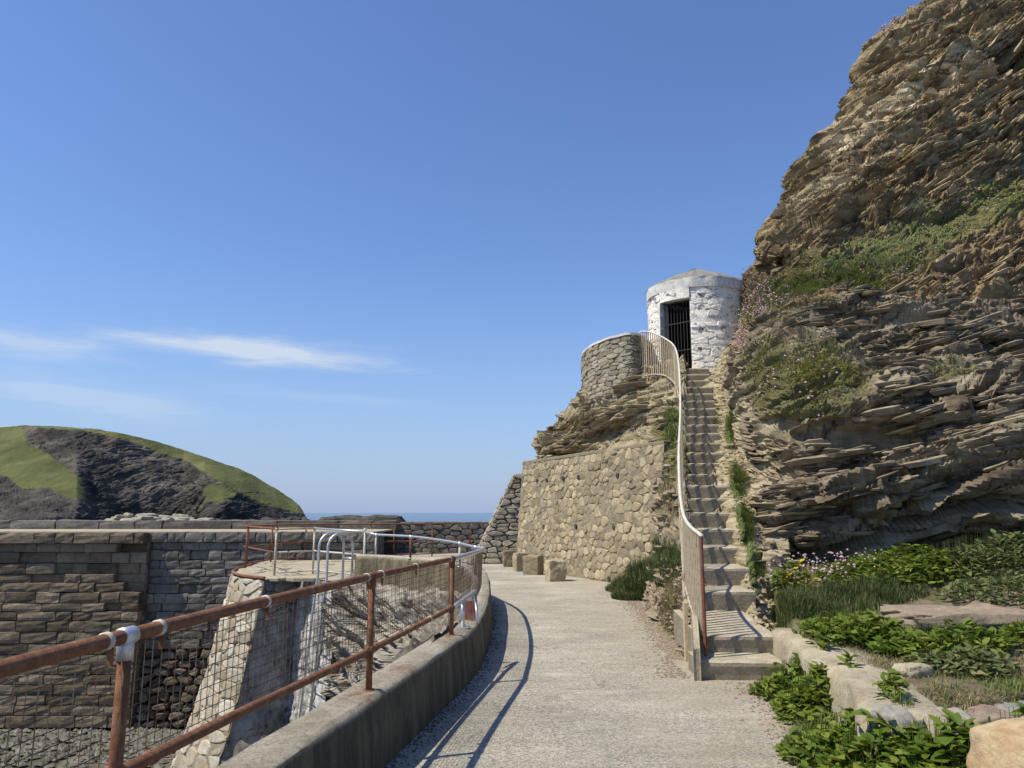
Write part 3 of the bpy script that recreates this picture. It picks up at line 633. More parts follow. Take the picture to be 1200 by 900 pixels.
def cliffdisp(P):
    d1 = rockdisp(P, math.radians(31), 3, 1.0); d2 = rockdisp(P, math.radians(9), 23, 1.1, 1.0)
    w = sm(5.0, 7.6, P[:, 2]+.12*(P[:, 0]-5)+.9*fbm(P*.4, 3, 5)); return d2*(1-w)+d1*w+np.clip(veg.ravel(), 0, 1)*(.16*np.abs(fbm(P*2.3, 4, 66))+.05*fbm(P*8, 3, 67))
fade = (1-.50*sm(50, 0, PX-ex(PY))*sm(330, 400, PY))*(1-.50*np.clip(veg, 0, 1))
def dent(x, y, a, b, d): return -d*np.exp(-((PX-x)/a)**2-((PY-y)/b)**2)
extra = dent(1103, 84, 9, 10, 1.5)+dent(1050, 404, 34, 9, .9)+dent(985, 372, 22, 8, .5)+dent(1185, 398, 40, 5, .6)+dent(1000, 498, 70, 7, .35)+dent(1120, 470, 60, 6, .35)+dent(1190, 62, 30, 8, .8)+dent(935, 652, 50, 14, .5)+dent(1010, 600, 60, 8, .35)
extra = extra-dent(1045, 470, 34, 10, .35)-dent(1010, 575, 70, 18, .3)-dent(925, 300, 30, 8, .2)
N0 = normals(B); B2 = B+N0*extra[..., None]
cliff, CV, CN = rock('cliff', B2, MAT['cliff_rock'], cliffdisp, {'veg': veg.ravel(), 'pale': pale.ravel()}, fade=fade, dip=.35)
tag(cliff, kind='structure'); CVEG = veg.ravel().copy(); CPX, CPY = PX.ravel().copy(), PY.ravel().copy()
cliff.data.materials.append(MAT['low_rock'])
zq = CV[..., 2]+.12*(CV[..., 0]-5)+1.1*fbm(CV.reshape(-1, 3)*.4, 4, 5).reshape(CV.shape[:2]); vis = sm(1000/1.0, 990, np.abs(PX-700))*(np.abs(PX-1050) < 230)*(PY > -40)*(PY < 700)
wv_ = np.clip(1-2.2*veg, 0, 1)*vis*CV[..., 1]**-1.6*sm(2, 14, PX-ex(PY))
clus = .06+sm(-.05, .12, fbm(CV.reshape(-1, 3)*np.array([.7, .7, 1.3]), 3, 15)).reshape(PX.shape)
slabs('upper_slate_plates', CV, CN, choose(wv_*clus*(zq > 6.3)*(1-.8*pale), 1700, 1), .42, math.radians(31), MAT['cliff_rock'], 1)
slabs('lower_slate_plates', CV, CN, choose(wv_*(zq < 6.0)*clus, 2300, 2), .40, math.radians(9), MAT['low_rock'], 2, .12)
slabs('slate_chips', CV, CN, choose(wv_*clus*(zq > 6.2)*(1-.7*pale), 3400, 3), .20, math.radians(29), MAT['cliff_rock'], 3, .15)
slabs('slate_chips', CV, CN, choose(wv_*clus*(zq < 6.3), 3400, 6), .22, math.radians(9), MAT['low_rock'], 6, .13)
zc = CV[:-1, :-1, 2].ravel()+.12*(CV[:-1, :-1, 0].ravel()-5)+1.1*fbm(CV[:-1, :-1].reshape(-1, 3)*.4, 4, 5)
cliff.data.polygons.foreach_set('material_index', (zc < 6.1).astype(np.int32))
# ---- ground of the terrace and of the low strip beside the path
LX = [(2.0, 4.2), (2.08, 4.5), (2.4, 5.8), (2.62, 7.6), (2.72, 8.0)]
def lxl(Y): return np.interp(Y, [4.2, 4.5, 5.8, 7.6, 8.05, 9.2, 12, 20], [2.0, 2.08, 2.4, 2.62, 2.70, 2.98, 3.6, 5.4])
def ground(X, Y):
    ins = sm(-.02, .10, X-lxl(Y)-.15)*sm(-.02, .12, Y-(4.50+.46*(X-2.07))-.12)
    zt = .385+.10*np.maximum(Y-7.3, 0)+.085*np.maximum(X-3.6, 0)-.04*np.clip((X-2.8), 0, .6); lo = -.05+.10*sm(-.05, .35, X-np.interp(Y, [2, 4, 5.08, 6.2, 7.65, 9], [1.9, 1.95, 2.09, 2.3, 2.5, 2.9]))
    return lo*(1-ins)+zt*ins
U, V = np.meshgrid(np.linspace(1.6, 11, 320), np.linspace(1.5, 13.5, 380)); P = np.stack([U.ravel(), V.ravel(), ground(U.ravel(), V.ravel())], 1)
P[:, 2] += (.05*fbm(P*1.6, 4, 31)+.02*fbm(P*7, 3, 32))*sm(0, .3, P[:, 0]-2.2)
o = obj('terrace_ground', mesh('terrace_ground', P, quads(320, 380), True), MAT['soil']); tag(o, kind='structure'); TG = P.reshape(380, 320, 3)
# ---- rocky bank left of the stairs, strip of rubble right of them, outcrop over the retaining wall
YS = [8.6, 9.2, 10.3, 11.5, 12.8, 14.2, 15.6, 17.0, 18.4, 19.2]
foot = [(1.93, 8.6), (1.98, 9.2), (2.08, 10.3), (2.18, 11.5), (2.28, 12.8), (2.45, 14.2), (2.85, 15.6), (3.25, 16.9), (3.5, 18.2), (3.6, 19)]
r0 = [(x-.25, y, -.25) for x, y in foot]; r1 = [(x, y, .04) for x, y in foot]
r3 = [(stx(y)-.10, y, stz(y)-.10) for y in YS]; r2 = [(a[0]*.55+b[0]*.45, a[1]*.55+b[1]*.45, a[2]+(b[2]-a[2])*.62) for a, b in zip(r1, r3)]; r4 = [(stx(y)+.25, y, stz(y)-.35) for y in YS]
B = net([r0, r1, r2, r3, r4], 420, 230, 6); PX, PY = see(B)
z0 = (B[..., 2]-0)/np.maximum(stz(B[..., 1]), .1)
vg = .75*sm(12.2, 11, B[..., 1])*sm(.9, .6, z0)+.8*sm(.55, .8, z0)*sm(13.5, 14.5, B[..., 1])*sm(18.5, 17, B[..., 1])
fd = .30+.45*sm(.05, .25, z0)*sm(1.0, .75, z0)*sm(11, 12.5, B[..., 1])
o, EV, EN = rock('rocky_bank', B, MAT['low_rock'], lambda P: rockdisp(P, .12, 41, .75), {'veg': vg.ravel(), 'pale': (.7*sm(12.5, 11, B[..., 1])).ravel()}, toward=(0, 8, 3), fade=fd); tag(o, kind='structure')
slabs('bank_plates', EV, EN, choose(sm(11.5, 13, B[..., 1])*(z0 > .05)*(z0 < .9), 420, 5), .34, .12, MAT['low_rock'], 5)
ys = [8.2, 9.3, 10.5, 12.9, 15.0, 17.4, 18.6, 19.6]; ce = [(912, 760, 9.15), (899, 692, 10.0), (889, 640, 11.0), (874, 560, 13.2), (864, 500, 15.3), (855, 440, 17.8), (860, 400, 18.8), (866, 365, 19.6)]
q0 = [(stx(y)+SW-.25, y, stz(y)-.3) for y in ys]; q1 = [(stx(y)+SW-.02, y, stz(y)-.07) for y in ys]; q3 = [at(*c[:2], Y=c[2])+np.array([.15, .25, .1]) for c in ce]; q2 = [.5*np.array(a)+.5*b+np.array([0, 0, -.02]) for a, b in zip(q1, q3)]; q4 = [b+np.array([.5, .6, .3]) for b in q3]
B = net([q0, q1, q2, q3, q4], 420, 130, 4)
o, SV, _ = rock('stairside_bank', B, MAT['outcrop_rock'], lambda P: rockdisp(P, .1, 47, .35), {'veg': np.full(B.shape[:2], .22).ravel(), 'pale': np.full(B.shape[:2], .8).ravel()}, toward=(2, 5, 12)); tag(o, kind='structure')
rows = [(575, [(640, 22.6), (655, 21.8), (700, 19.8), (760, 17.3), (806, 15.2)]), (533, [(636, 22.4), (655, 21.5), (700, 19.5), (760, 17.2), (806, 15.2)]), (505, [(646, 22.3), (665, 21.2), (705, 19.9), (760, 18), (806, 16.3)]), (488, [(662, 21.2), (680, 20.3), (712, 19.3), (762, 18.0), (806, 16.7)]), (468, [(686, 20.6), (702, 19.9), (730, 18.9), (765, 18.3), (806, 17.4)]), (448, [(696, 21.8), (712, 20.6), (735, 19.3), (768, 18.9), (806, 18.3)]), (430, [(700, 23.5), (715, 22.5), (740, 21.3), (772, 20.2), (806, 19.2)]), (424, [(705, 26), (720, 25), (745, 24), (780, 23), (810, 22)])]
G = [[at(r[0][0]+22, py, r[0][1]+3.5), at(r[0][0]+4, py, r[0][1]+1.0)]+[at(x, py, Y) for x, Y in r] for py, r in rows]
B = net(G, 420, 260, 8); PX, PY = see(B)
vg = .9*np.clip(1.3-((PX-788)/14)**2-((PY-515)/45)**2, 0, 1)+.5*np.clip(1-((PX-770)/22)**2-((PY-470)/16)**2, 0, 1)
o, OV, _ = rock('rock_outcrop', B, MAT['outcrop_rock'], lambda P: rockdisp(P, .13, 61, .95), {'veg': vg.ravel(), 'pale': (.5+0*PX).ravel()}); tag(o, kind='structure')
ON = normals(B); slabs('outcrop_plates', OV, ON, choose((PY < 560)*(PX > 630)*(PX < 790)*((PY > 462)+(PX < 760) > 0)*np.clip(1-vg, 0, 1), 1100, 4), .42, .12, MAT['outcrop_rock'], 4)
# ---- rock under the kerb falling to the harbour floor
Tp = [(-4.1, 17.85, -.05), (-3.55, 17.55, -.2), (-2.65, 16.7, -.25), (-1.75, 15.2, -.2), (-1.15, 13.4, -.05), (-.95, 11.4, .05), (-.95, 9.3, .15), (-1.1, 7.4, .18), (-1.4, 5.4, .1), (-1.8, 3.2, 0), (-2.0, .5, 0)]
off = [(.15, .3), (.2, .35), (.35, .4), (.6, .45), (.9, .4), (1.2, .3), (1.5, .2), (1.7, .1), (1.8, 0), (1.8, 0), (1.8, 0)]
rw = lambda k, z: [(x-a*k, y-b*k, z if z is not None else zz) for (x, y, zz), (a, b) in zip(Tp, off)]
G = [[(x+.5, y+.25, z+.3) for x, y, z in Tp], Tp, rw(.45, -.7), rw(.75, -2.0), rw(1.3, -3.6), rw(2.3, -5.7)]
B = net(G, 420, 260, 8)
fd = .35+.65*sm(.1, -.6, B[..., 2])
o, RV, _ = rock('harbour_rock_slope', B, MAT['shore_rock'], lambda P: rockdisp(P, -.5, 71, 1.0), {'veg': np.zeros(B.shape[:2]).ravel(), 'pale': (.15+.45*sm(13, 16, B[..., 1])).ravel()}, toward=(-9, 8, 4), fade=fd); tag(o, kind='structure')
# ---- headland across the bay
XS = [-620, -450, -300, -150, 0, 30, 60, 90, 110, 140, 165, 190, 215, 240, 262, 285, 305, 325, 340, 350, 356, 362]
SKY = [(-620, 470), (-300, 492), (-100, 500), (0, 501), (30, 498), (60, 499), (110, 502), (160, 511), (180, 516), (240, 535), (290, 553), (320, 570), (340, 583), (350, 591), (356, 600), (362, 610)]
YB = [(-620, 200), (-100, 235), (0, 250), (60, 258), (100, 268), (115, 300), (160, 318), (215, 322), (235, 300), (270, 290), (300, 305), (330, 310), (362, 330)]
DY = [(-620, 130), (0, 120), (60, 105), (100, 75), (120, 38), (165, 34), (215, 44), (262, 62), (300, 60), (340, 35), (362, 12)]
G = []
for t in (-.25, 0, .12, .25, .38, .5, .62, .74, .84, .92, 1, 1.12):
    r = []
    for x in XS:
        yt = field(x, SKY); Yb = field(x, YB); dY = field(x, DY); yb = 618
        tt = min(t, 1); p = field(x, [(0, 1.0), (100, 1.2), (120, 1.0), (200, 2.2), (262, 2.6), (340, 1.6)])
        r.append(at(x, yb+(yt-yb)*tt+(14 if t > 1 else 0), Y=Yb+dY*max(tt, 0)**p+(60 if t > 1 else 0)))
    G.append(r)
B = net(G, 640, 280, 3); PX, PY = see(B)
xb = np.interp(PY, [499, 520, 535, 560, 585], [29, 36, 60, 97, 104]); yb = np.interp(PX, [40, 100, 160, 220, 268, 280, 325, 352], [501, 507, 521, 541, 570, 578, 593, 602])
wob = 9*fbm(B.reshape(-1, 3)*.05, 4, 3).reshape(PX.shape)
vg = sm(4, -4, PX-xb+wob)*sm(6, -6, PY-np.interp(PX, [-600, 0, 30, 100], [585, 555, 575, 588])+wob); vg = np.maximum(vg, sm(2, -2, PY-yb+wob*.5)); vg = np.maximum(vg, np.clip(1.5-((PX-256)/19)**2-((PY-578)/11)**2, 0, 1))
fd = .14+.86*(1-vg)
o, HV, _ = rock('headland', B, MAT['headland'], lambda P: 5*rockdisp(P/13, .5, 91, 1.0, .8)+2.5*fbm(P*.06, 4, 8)+1.0*fbm(P*.25, 3, 4), {'veg': vg.ravel()}, fade=fd*sm(0, .06, np.linspace(0, 1, 280))[:, None]); tag(o, kind='structure')
g = np.random.default_rng(4)
px = g.uniform(120, 372, 420); P = np.array([at(x, 600, Y=float(np.interp(x, [a for a, b in YB], [b for a, b in YB])-4-g.uniform(0, 12))) for x in px]); P[:, 2] = -6+g.uniform(0, 3.5, 420)*sm(372, 350, px)
V, F = rocks(P, 2.6, 9, .8); tag(obj('shore_rocks', mesh('shore_rocks', V, F), MAT['islet']), kind='stuff')
c = at(423, 604, Y=380)
o = boulder('rock_islet', (c[0], c[1], -7.3), (42, 16, 14.5), MAT['islet'], n=36, rnd=.5, amp=.10, seed=3); tag(o, 'low dark rocky islet on the sea horizon right of the green headland', 'islet')
# ================================================================== WALLS
# ---- kerb wall with a parapet rail, running along the left of the path
def sweep(frames, prof, cap=True):
    V = []; n = len(prof[0]) if isinstance(prof, list) and isinstance(prof[0], list) else None; m = len(frames); F = []
    for i, (p, nn) in enumerate(frames):
        for d, z in prof[i]: V.append((p.x+nn.x*d, p.y+nn.y*d, z))
    for i in range(m-1):
        for k in range(n-1): F.append((i*n+k, (i+1)*n+k, (i+1)*n+k+1, i*n+k+1))
    if cap: F += [tuple(range(n)), tuple((m-1)*n+k for k in range(n))[::-1]]
    return V, F
KT = thing('kerb_wall', (-1.0, 4, 0), 'low rust stained concrete kerb wall curving along the left edge of the path under the rusty rail', 'kerb wall')
prof = []
for i, (p, nn) in enumerate(KF):
    t = float(ktop(p.y)); w = .30; dp = -.25 if p.y < 12.5 else -.25-.9*float(sm(12.5, 15, p.y)); j = lambda s: .022*float(fbm(np.array([[p.x*2.5, p.y*2.5, s*2.7]]), 3, 4)[0])
    prof.append([(-.035, -.12), (-.03, .1), (-.02+j(1), t*.55), (-.004+j(2), t-.05), (.012, t-.014+j(3)*.4), (.04, t+j(4)*.5), (.11, t+.008+j(5)*.4), (.19, t+.006+j(1)*.4), (w-.04, t+j(2)*.4), (w-.01, t-.02), (w+.012+j(3), t-.12), (w+.03, dp)])
V, F = sweep(KF, prof)
POSTS = [(-1.47, .3), (-1.27, 2.56), (-.937, 5.141), (-.575, 7.368), (-.643, 13.44)]
Va = np.array(V); rust = np.zeros(len(Va))
for x, y in POSTS[:4]+[(-1.36, 3.3), (-.80, 6.0)]:
    d = np.hypot((Va[:, 0]-x+.04)*1.3, (Va[:, 1]-y+.12)*.75); rust = np.maximum(rust, sm(.24, .05, d+.1*fbm(Va*6, 3, 8)))
obj('wall_body', mesh('wall_body', V, F, True, {'rust': rust}), MAT['kerb'], KT)
g = np.random.default_rng(8)   # grit gathered where the kerb meets the path
P = [];
for p, nn in KF[20:150]:
    for k in range(22): d = -abs(g.normal(0, .07))-.03; P.append((p.x+nn.x*d, p.y+nn.y*d+g.uniform(-.1, .1), .004))
V, F = chips(np.array(P), .0065, 3); tag(obj('kerbside_grit', mesh('kerbside_grit', V, F), MAT['rubble_dark']), kind='stuff')
# ---- harbour walls across the basin: squared blocks laid in courses
BM = block_meshes(12, 5, .07)
def coursed(parent, x0, x1, y, ztop, zbot, h, w, mats_, g, recess=None, dirx=1, limit=300, skip=None):
    z = ztop; n = 0; r = 0
    while z > zbot:
        hh = h*g.uniform(.82, 1.16); x = x0-g.uniform(0, w*.6)
        if r == 0: hh = h*1.15
        while x < x1:
            ww = w*g.uniform(.5, 1.45); a, b = max(x, x0), min(x+ww, x1)
            if b-a > .12 and not (skip and skip((a+b)/2, z-hh/2)):
                dep = g.uniform(-.018, .018)+(recess((a+b)/2, z-hh/2, g) if recess else 0)
                if r == 0: dep -= .09
                o = bpy.data.objects.new('stone_block', g.choice(BM)); COL.objects.link(o); o.parent = parent
                if len(o.data.materials) == 0: o.data.materials.append(None)
                o.material_slots[0].link = 'OBJECT'; o.material_slots[0].material = MAT[mats_]
                o.location = V3(((a+b)/2, y+.16+dep, z-hh/2))-parent.location; o.scale = (b-a-.012, .5, hh-.013); n += 1
                o.rotation_euler = (g.uniform(-.02, .02), g.uniform(-.012, .012), g.uniform(-.02, .02))
            x += ww
        z -= hh; r += 1
    return n
g = random.Random(3)
hw = thing('harbour_wall', (-17, 25.6, -5.3), 'tall brown harbour wall of long squared blocks with eroded upper courses at the left', 'harbour wall')
def erode(x, z, g):
    e = float(vn(np.array([[x*.8, z*1.2, 3.0]]), 5)[0]); k = field(z, [(-5, 0), (-1.9, 0), (-1.2, .5), (-.2, 1), (.5, .5), (.8, 0)])
    return max(0, e+.25)*.28*k+(.16 if g.random() < .3*k else 0)
n1 = coursed(hw, -22.5, -12.35, 25.6, .95, -5.2, .32, .95, 'harbour_block', g, erode)
MB().box((-17.5, 26.6, -2.2), (10.4, 1.5, 6.2)).build('backing', MAT['dmortar'], hw)
gw = thing('harbour_wall', (-9, 26, -5.3), 'greyer stretch of harbour wall of smaller blocks between the brown wall and the bastion', 'harbour wall')
n2 = coursed(gw, -12.3, -4.7, 26.05, .95, -2.7, .30, .56, 'grey_block', g, lambda x, z, g: (.1 if g.random() < .15 else 0), skip=lambda x, z: z < -.1 and x > -7.4)
MB().box((-8.5, 26.95, -2.3), (7.7, 1.35, 6.4)).build('backing', MAT['dmortar'], gw)
rubble(gw, [[(-12.3, -5.3), (-6.9, -5.3), (-6.9, -2.68), (-12.3, -2.68)]], .48, .26, lambda u, v, d: V3((u, 26.1-d*1.5-.10*max(0, -2.7-v), v)), MAT['rubble_dark'], 9, .03, .12)
o = MB().box((-15, 28.3, .93), (20.6, 4.4, .06)).build('quay', MAT['pale']); tag(o, kind='structure')
P_ = thing('quay_parapet', (-10, 30.3, .9), 'weathered stone parapet along the back of the far quay below the headland', 'parapet wall')
coursed(P_, -25, -4.6, 30.2, 1.30, .95, .36, 1.9, 'grey_block', g)
MB().box((-14.8, 30.85, .55), (20.4, .8, 1.4)).build('backing', MAT['dmortar'], P_)
P2 = thing('quay_parapet', (-1, 30.9, 0), 'dark rubble parapet wall closing the far bend of the path in front of the sea', 'parapet wall')
rubble(P2, [[(-4.7, -.02), (2.4, -.02), (2.4, 1.22), (-4.7, 1.22)]], .42, .2, lambda u, v, d: V3((u, 30.9-d, v)), MAT['grey_block'], 19, .014, .05, 200)
MB().box((-1.1, 31.3, .55), (7.4, .75, 1.35)).build('backing', MAT['dmortar'], P2)
g2 = np.random.default_rng(2)
P = np.stack([g2.uniform(-19.5, -2, 420), g2.uniform(31.8, 36, 420), g2.uniform(.3, 1.08, 420)], 1); P[:240, 0] = g2.normal(-16.2, 1.3, 240); P[:, 2] += .42*np.exp(-((P[:, 0]+16.2)/1.4)**2)
V, F = rocks(P, .34, 12, .5); tag(obj('rubble_heap', mesh('rubble_heap', V, F), MAT['grey_slate']), kind='stuff')
# ---- bastion
bt = thing('stone_bastion', (-6.2, 20, 0), 'rounded rubble stone bastion with battered face standing in the harbour behind the ladder', 'bastion')
bl = curve([(x, y, 0) for x, y in BAST[:6]], 8); bw = walk(bl, .15); Lb = .15*(len(bw)-1)
def bmap(u, v, d):
    t = min(max(u/Lb, 0), 1)*(len(bw)-1); i = min(int(t), len(bw)-2); f = t-i; p = bw[i][0].lerp(bw[i+1][0], f); a = bw[i][1]; b = bw[i+1][1]; tt = a.lerp(b, f); n = V3((tt.y, -tt.x, 0)).normalized()
    if n.dot(V3((-1, -1, 0))) < 0: n = -n
    return p+n*(d+.14*(-v)+.02*v*v)+V3((0, 0, v))
L0 = Lb-5.4
rubble(bt, [[(L0, -5.4), (Lb-.02, -5.4), (Lb-.02, -.02), (L0, -.02)]], .46, .30, bmap, MAT['bastion_stone'], 29, .012, .055, 300, rnd=.84)
sheet('mortar', bmap, L0-2, Lb, -5.5, -.03, 90, 70, MAT['mortar'], bt, .01, .06, 2)
m = M('stained_wall', .8)
c = m.ramp(m.noise(2.2, 8, .72), (.38, (.10, .095, .085)), (.5, (.22, .21, .19)), (.62, (.40, .39, .36)))
wm_ = m.op('MULTIPLY', m.rng(m.noise(1.5, 7, .7, m.vec((1.5, 1.5, .22)), .5), .42, .56), m.rng(m.z(0), -5.5, -5.2, .25, 1))
c = m.mix(wm_, c, (.64, .635, .61)); c = m.mix(m.rng(m.noise(4, 8, .75), .56, .64), c, (.05, .048, .045)); m.col(c).bump(m.noise(4, 9, .75), 1, .12); MAT['stained'] = m.m
def flat_face(a, b, n, name, mat, batter, seed, corner=None):
    a, b = V3(a+(0,)), V3(b+(0,)); L = (b-a).length; t = (b-a)/L; n = V3(n+(0,)).normalized()
    B = np.array([[list(a+t*u+n*(batter*-z)+V3((0, 0, z))) for u in np.linspace(0, L, 70)] for z in np.linspace(-5.5, -.02, 150)])
    if corner is not None:
        zz = B[..., 2]; k = sm(.75, 0, np.linspace(0, L, 70))[None, :]; oa = np.array(corner)*(.14*-zz+.02*zz**2)[..., None]; ob = np.array(n)*(batter*-zz)[..., None]; B = B+(oa-ob)*k[..., None]
    q = B.reshape(-1, 3); d = .10*fbm(q*1.2, 5, seed)+.05*fbm(q*5, 4, seed+3)+.10*strata(q, .3, .5, .7, seed)*sm(-1.5, -3, q[:, 2])
    V = q+np.array(n)*d[:, None]; return obj(name, mesh(name, V, quads(70, 150), False), mat, bt)
flat_face(BAST[5], BAST[6], (.82, -.57), 'shaded_face', MAT['stained'], .12, 5, tuple(bmap(Lb, -1, 0)-bmap(Lb, -1, -1)))
flat_face(BAST[6], BAST[7], (-.74, -.67), 'lime_streaked_face', MAT['stained'], .10, 8)
rubble(bt, [[(-8.25, 25.8), (-7.95, 23.6), (-7.7, 21.55), (-7.3, 20.3), (-6.65, 19.35), (-6.05, 18.75), (-4.6, 18.6), (-4.2, 25.8)]], 1.1, .7, lambda u, v, d: V3((u, v, d)), MAT['pale'], 39, .02, .03, 80, 'paving_stone', rnd=.95)
rim = [V3((p.x, p.y, .04)) for p, t in bw[int((L0)/.15):]]
MB().tube(rim, .035, 6).build('rusty_rim', MAT['rust'], bt)
rubble(bt, [[(0.02, -.95), (1.0, -.95), (1.0, -.05), (.02, -.05)]], .5, .3, lambda u, v, d: V3((-6.02+u*.566, 18.65+u*.83, v))+V3((.82, -.57, 0))*(d+.14*-v), MAT['grey_slate'], 44, .02, .06)
# ---- retaining wall beside the path
rwl = thing('retaining_wall', (1.6, 19.4, 0), 'tall mortared wall of rounded buff stones with drain holes, right of the path bend', 'retaining wall')
RA, RB_ = V3((.13, 22.7, 0)), V3((3.1, 16.05, 0)); RL = (RB_-RA).length; rt = (RB_-RA)/RL; rn = V3((-.914, -.404, 0))
def rmap(u, v, d): return RA+rt*u+rn*(d-.075*v)+V3((0, 0, v))
rtop = lambda u: 3.0+.12*u/RL
def rfind(px, py):
    U, V = np.meshgrid(np.linspace(0, RL, 120), np.linspace(0, 3.2, 80)); P = np.array([rmap(a, b, 0) for a, b in zip(U.ravel(), V.ravel())]); x, y = see(P); i = np.argmin((x-px)**2+(y-py)**2); return float(U.ravel()[i]), float(V.ravel()[i])
HL = [rfind(x, y)+(.06,) for x, y in ((630, 563), (641, 563), (660, 560), (679, 559), (724, 557), (676, 617), (720, 619), (638, 618))]
rubble(rwl, [[(0, 0), (RL, 0), (RL, 3.14), (0, 3.0)]], .26, .19, rmap, MAT['retaining_stone'], 52, .008, .028, 300, holes=HL, jit=.48, rnd=.82)
sheet('mortar', rmap, -.02, RL, -.1, 3.1, 260, 130, MAT['mortar'], rwl, .010, .040, 4)
m = MB(); b0 = [rmap(0, -.1, -.01), rmap(RL, -.1, -.01), rmap(RL, 3.1, -.01), rmap(0, 3.0, -.01)]; m.v = [tuple(p) for p in b0]+[tuple(p-rn*.9) for p in b0]; m.f = [(0, 3, 7, 4), (3, 2, 6, 7), (1, 5, 6, 2)]; m.build('wall_core', MAT['mortar'], rwl)
m = MB(); m.box(rmap(RL/2, 3.10, -.22), (RL, .5, .09), (rt, rn, V3((0, 0, 1)))); m.build('coping', MAT['mortar'], rwl, bevel=.02)
for u, v, r in HL+[(rfind(715, 679)+(.06,))]:
    c = rmap(u, v, .012); m = MB(); ring = [c+rt*math.cos(a)*r+V3((0, 0, 1))*math.sin(a)*r*1.15 for a in np.linspace(0, 2*math.pi, 11)[:-1]]
    inn = [p-rn*.2-(p-c)*.2 for p in ring]; m.v = [tuple(p+rn*.006) for p in ring]+[tuple(p) for p in inn]; m.f = [(k, (k+1) % 10, 10+(k+1) % 10, 10+k) for k in range(10)]+[tuple(range(10, 20))]
    m.v[:10] = [tuple(p+rn*.01) for p in ring]; m.f = [(k, (k+1) % 10, 10+(k+1) % 10, 10+k) for k in range(10)]
    # drain mouth: a dark pipe end set into the wall
    q = MB(); q.tube([c+rn*.03, c-rn*.02], r*.95, 10); o = q.build('drain_hole', MAT['inside'], rwl)
# ---- buttress at the far end of that wall
bu = thing('buttress_wall', (-.3, 24.4, 0), 'sloping end wall of thin grey rubble left of the tall mortared wall', 'rubble wall')
dom = [(-1.28, 0), (.75, 0), (.75, 2.85), (.1, 2.85)]
rubble(bu, [dom], .36, .155, lambda u, v, d: V3((u, 24.3-d+.05*v, v)), MAT['buttress_stone'], 62, .012, .06, 300, jit=.3, rnd=.86)
m = MB(); m.v = [(x+.03, 24.32+.05*z, z) for x, z in dom]+[(x+.03, 25.8, z) for x, z in dom]; m.f = [(3, 2, 1, 0), (0, 1, 5, 4), (1, 2, 6, 5), (2, 3, 7, 6), (3, 0, 4, 7), (4, 5, 6, 7)]; m.build('wall_core', MAT['dmortar'], bu)
def bslope(u, v, d): 
    k = v/3.12; return V3((-1.28+1.38*k, 24.35, 2.85*k))+V3((-.9, 0, .43))*d+V3((0, u, 0))
rubble(bu, [[(0, 0), (1.4, 0), (1.4, 3.1), (0, 3.1)]], .36, .17, bslope, MAT['buttress_stone'], 66, .012, .06, 80)
# ---- four rough stone blocks along the foot of the wall
for px, py, Y, d, rz, lb in ((596, 664, 23, (.32, .3, .5), .1, 'smallest squared stone block, farthest along the wall foot by the rubble buttress'), (610, 669, 21.3, (.34, .36, .52), .3, 'upright squared stone block second from the far end of the wall foot'), (624.5, 673, 20.2, (.44, .4, .5), -.4, 'dark broken wedge shaped stone block at the wall foot, second from the near end'), (651, 681, 18.3, (.42, .44, .5), .25, 'lichened square stone block standing nearest at the foot of the mortared wall')):
    c = at(px, py, Y=Y); tag(boulder('stone_bollard', (c[0], c[1], d[2]/2-.02), d, MAT['retaining_stone'], rot=rz, n=20, rnd=.16, amp=.09, seed=int(px)), lb, 'stone block', 'squared stone blocks along the wall foot')
# ---- curved lookout wall left of the hut
lo = thing('lookout_wall', (2.8, 20, 4.4), 'curved rubble lookout wall with pale capped top on the outcrop left of the white hut', 'lookout wall')
lc = curve([(4.0, 20.6, 0), (3.30, 19.35, 0), (2.75, 19.55, 0), (2.3, 20.2, 0), (2.08, 21.1, 0), (2.15, 22.2, 0)], 8); lw = walk(lc, .1); LL = .1*(len(lw)-1)
def lmap(u, v, d):
    t = min(max(u/LL, 0), 1)*(len(lw)-1); i = min(int(t), len(lw)-2); f = t-i; p = lw[i][0].lerp(lw[i+1][0], f); tt = lw[i][1].lerp(lw[i+1][1], f); n = V3((tt.y, -tt.x, 0)).normalized()
    if n.y > 0 and i > 12: n = n
    ctr = V3((3.7, 21.6, 0)); n = n if n.dot(p-ctr) > 0 else -n
    return p+n*d+V3((0, 0, v-.22*max(0, v-4.5)/1.75*max(0, t/len(lw)-.35)/.65+.006*math.sin(u*9)*(v > 6)))
ltop = 6.25
rubble(lo, [[(.05, 4.0), (LL, 4.0), (LL, ltop), (.05, ltop)]], .27, .12, lmap, MAT['buttress_stone'], 71, .006, .045, 300, jit=.3, rnd=.86)
sheet('mortar', lmap, 0, LL, 3.9, ltop, 120, 70, MAT['mortar'], lo, .012, .05, 4)
m = MB(); V = [];
for p, t in lw:
    i_ = len(V)//4; a = lmap(i_*.1, ltop, .05); b = lmap(i_*.1, ltop, -.28); V += [a, a+V3((0, 0, .06)), b+V3((0, 0, .06)), b]
m.v = [tuple(v) for v in V]; k = len(lw); m.f = [(i*4+a, i*4+(a+1) % 4, (i+1)*4+(a+1) % 4, (i+1)*4+a) for i in range(k-1) for a in range(4)]; m.build('cap', MAT['eave'], lo)
c = at(715, 402, Y=20.3); tag(boulder('loose_stone', (c[0], c[1]+.1, c[2]-.02), (.2, .2, .2), MAT['rust'], n=6, seed=4), 'small dark loose stone on top of the lookout wall left of the hut', 'stone')
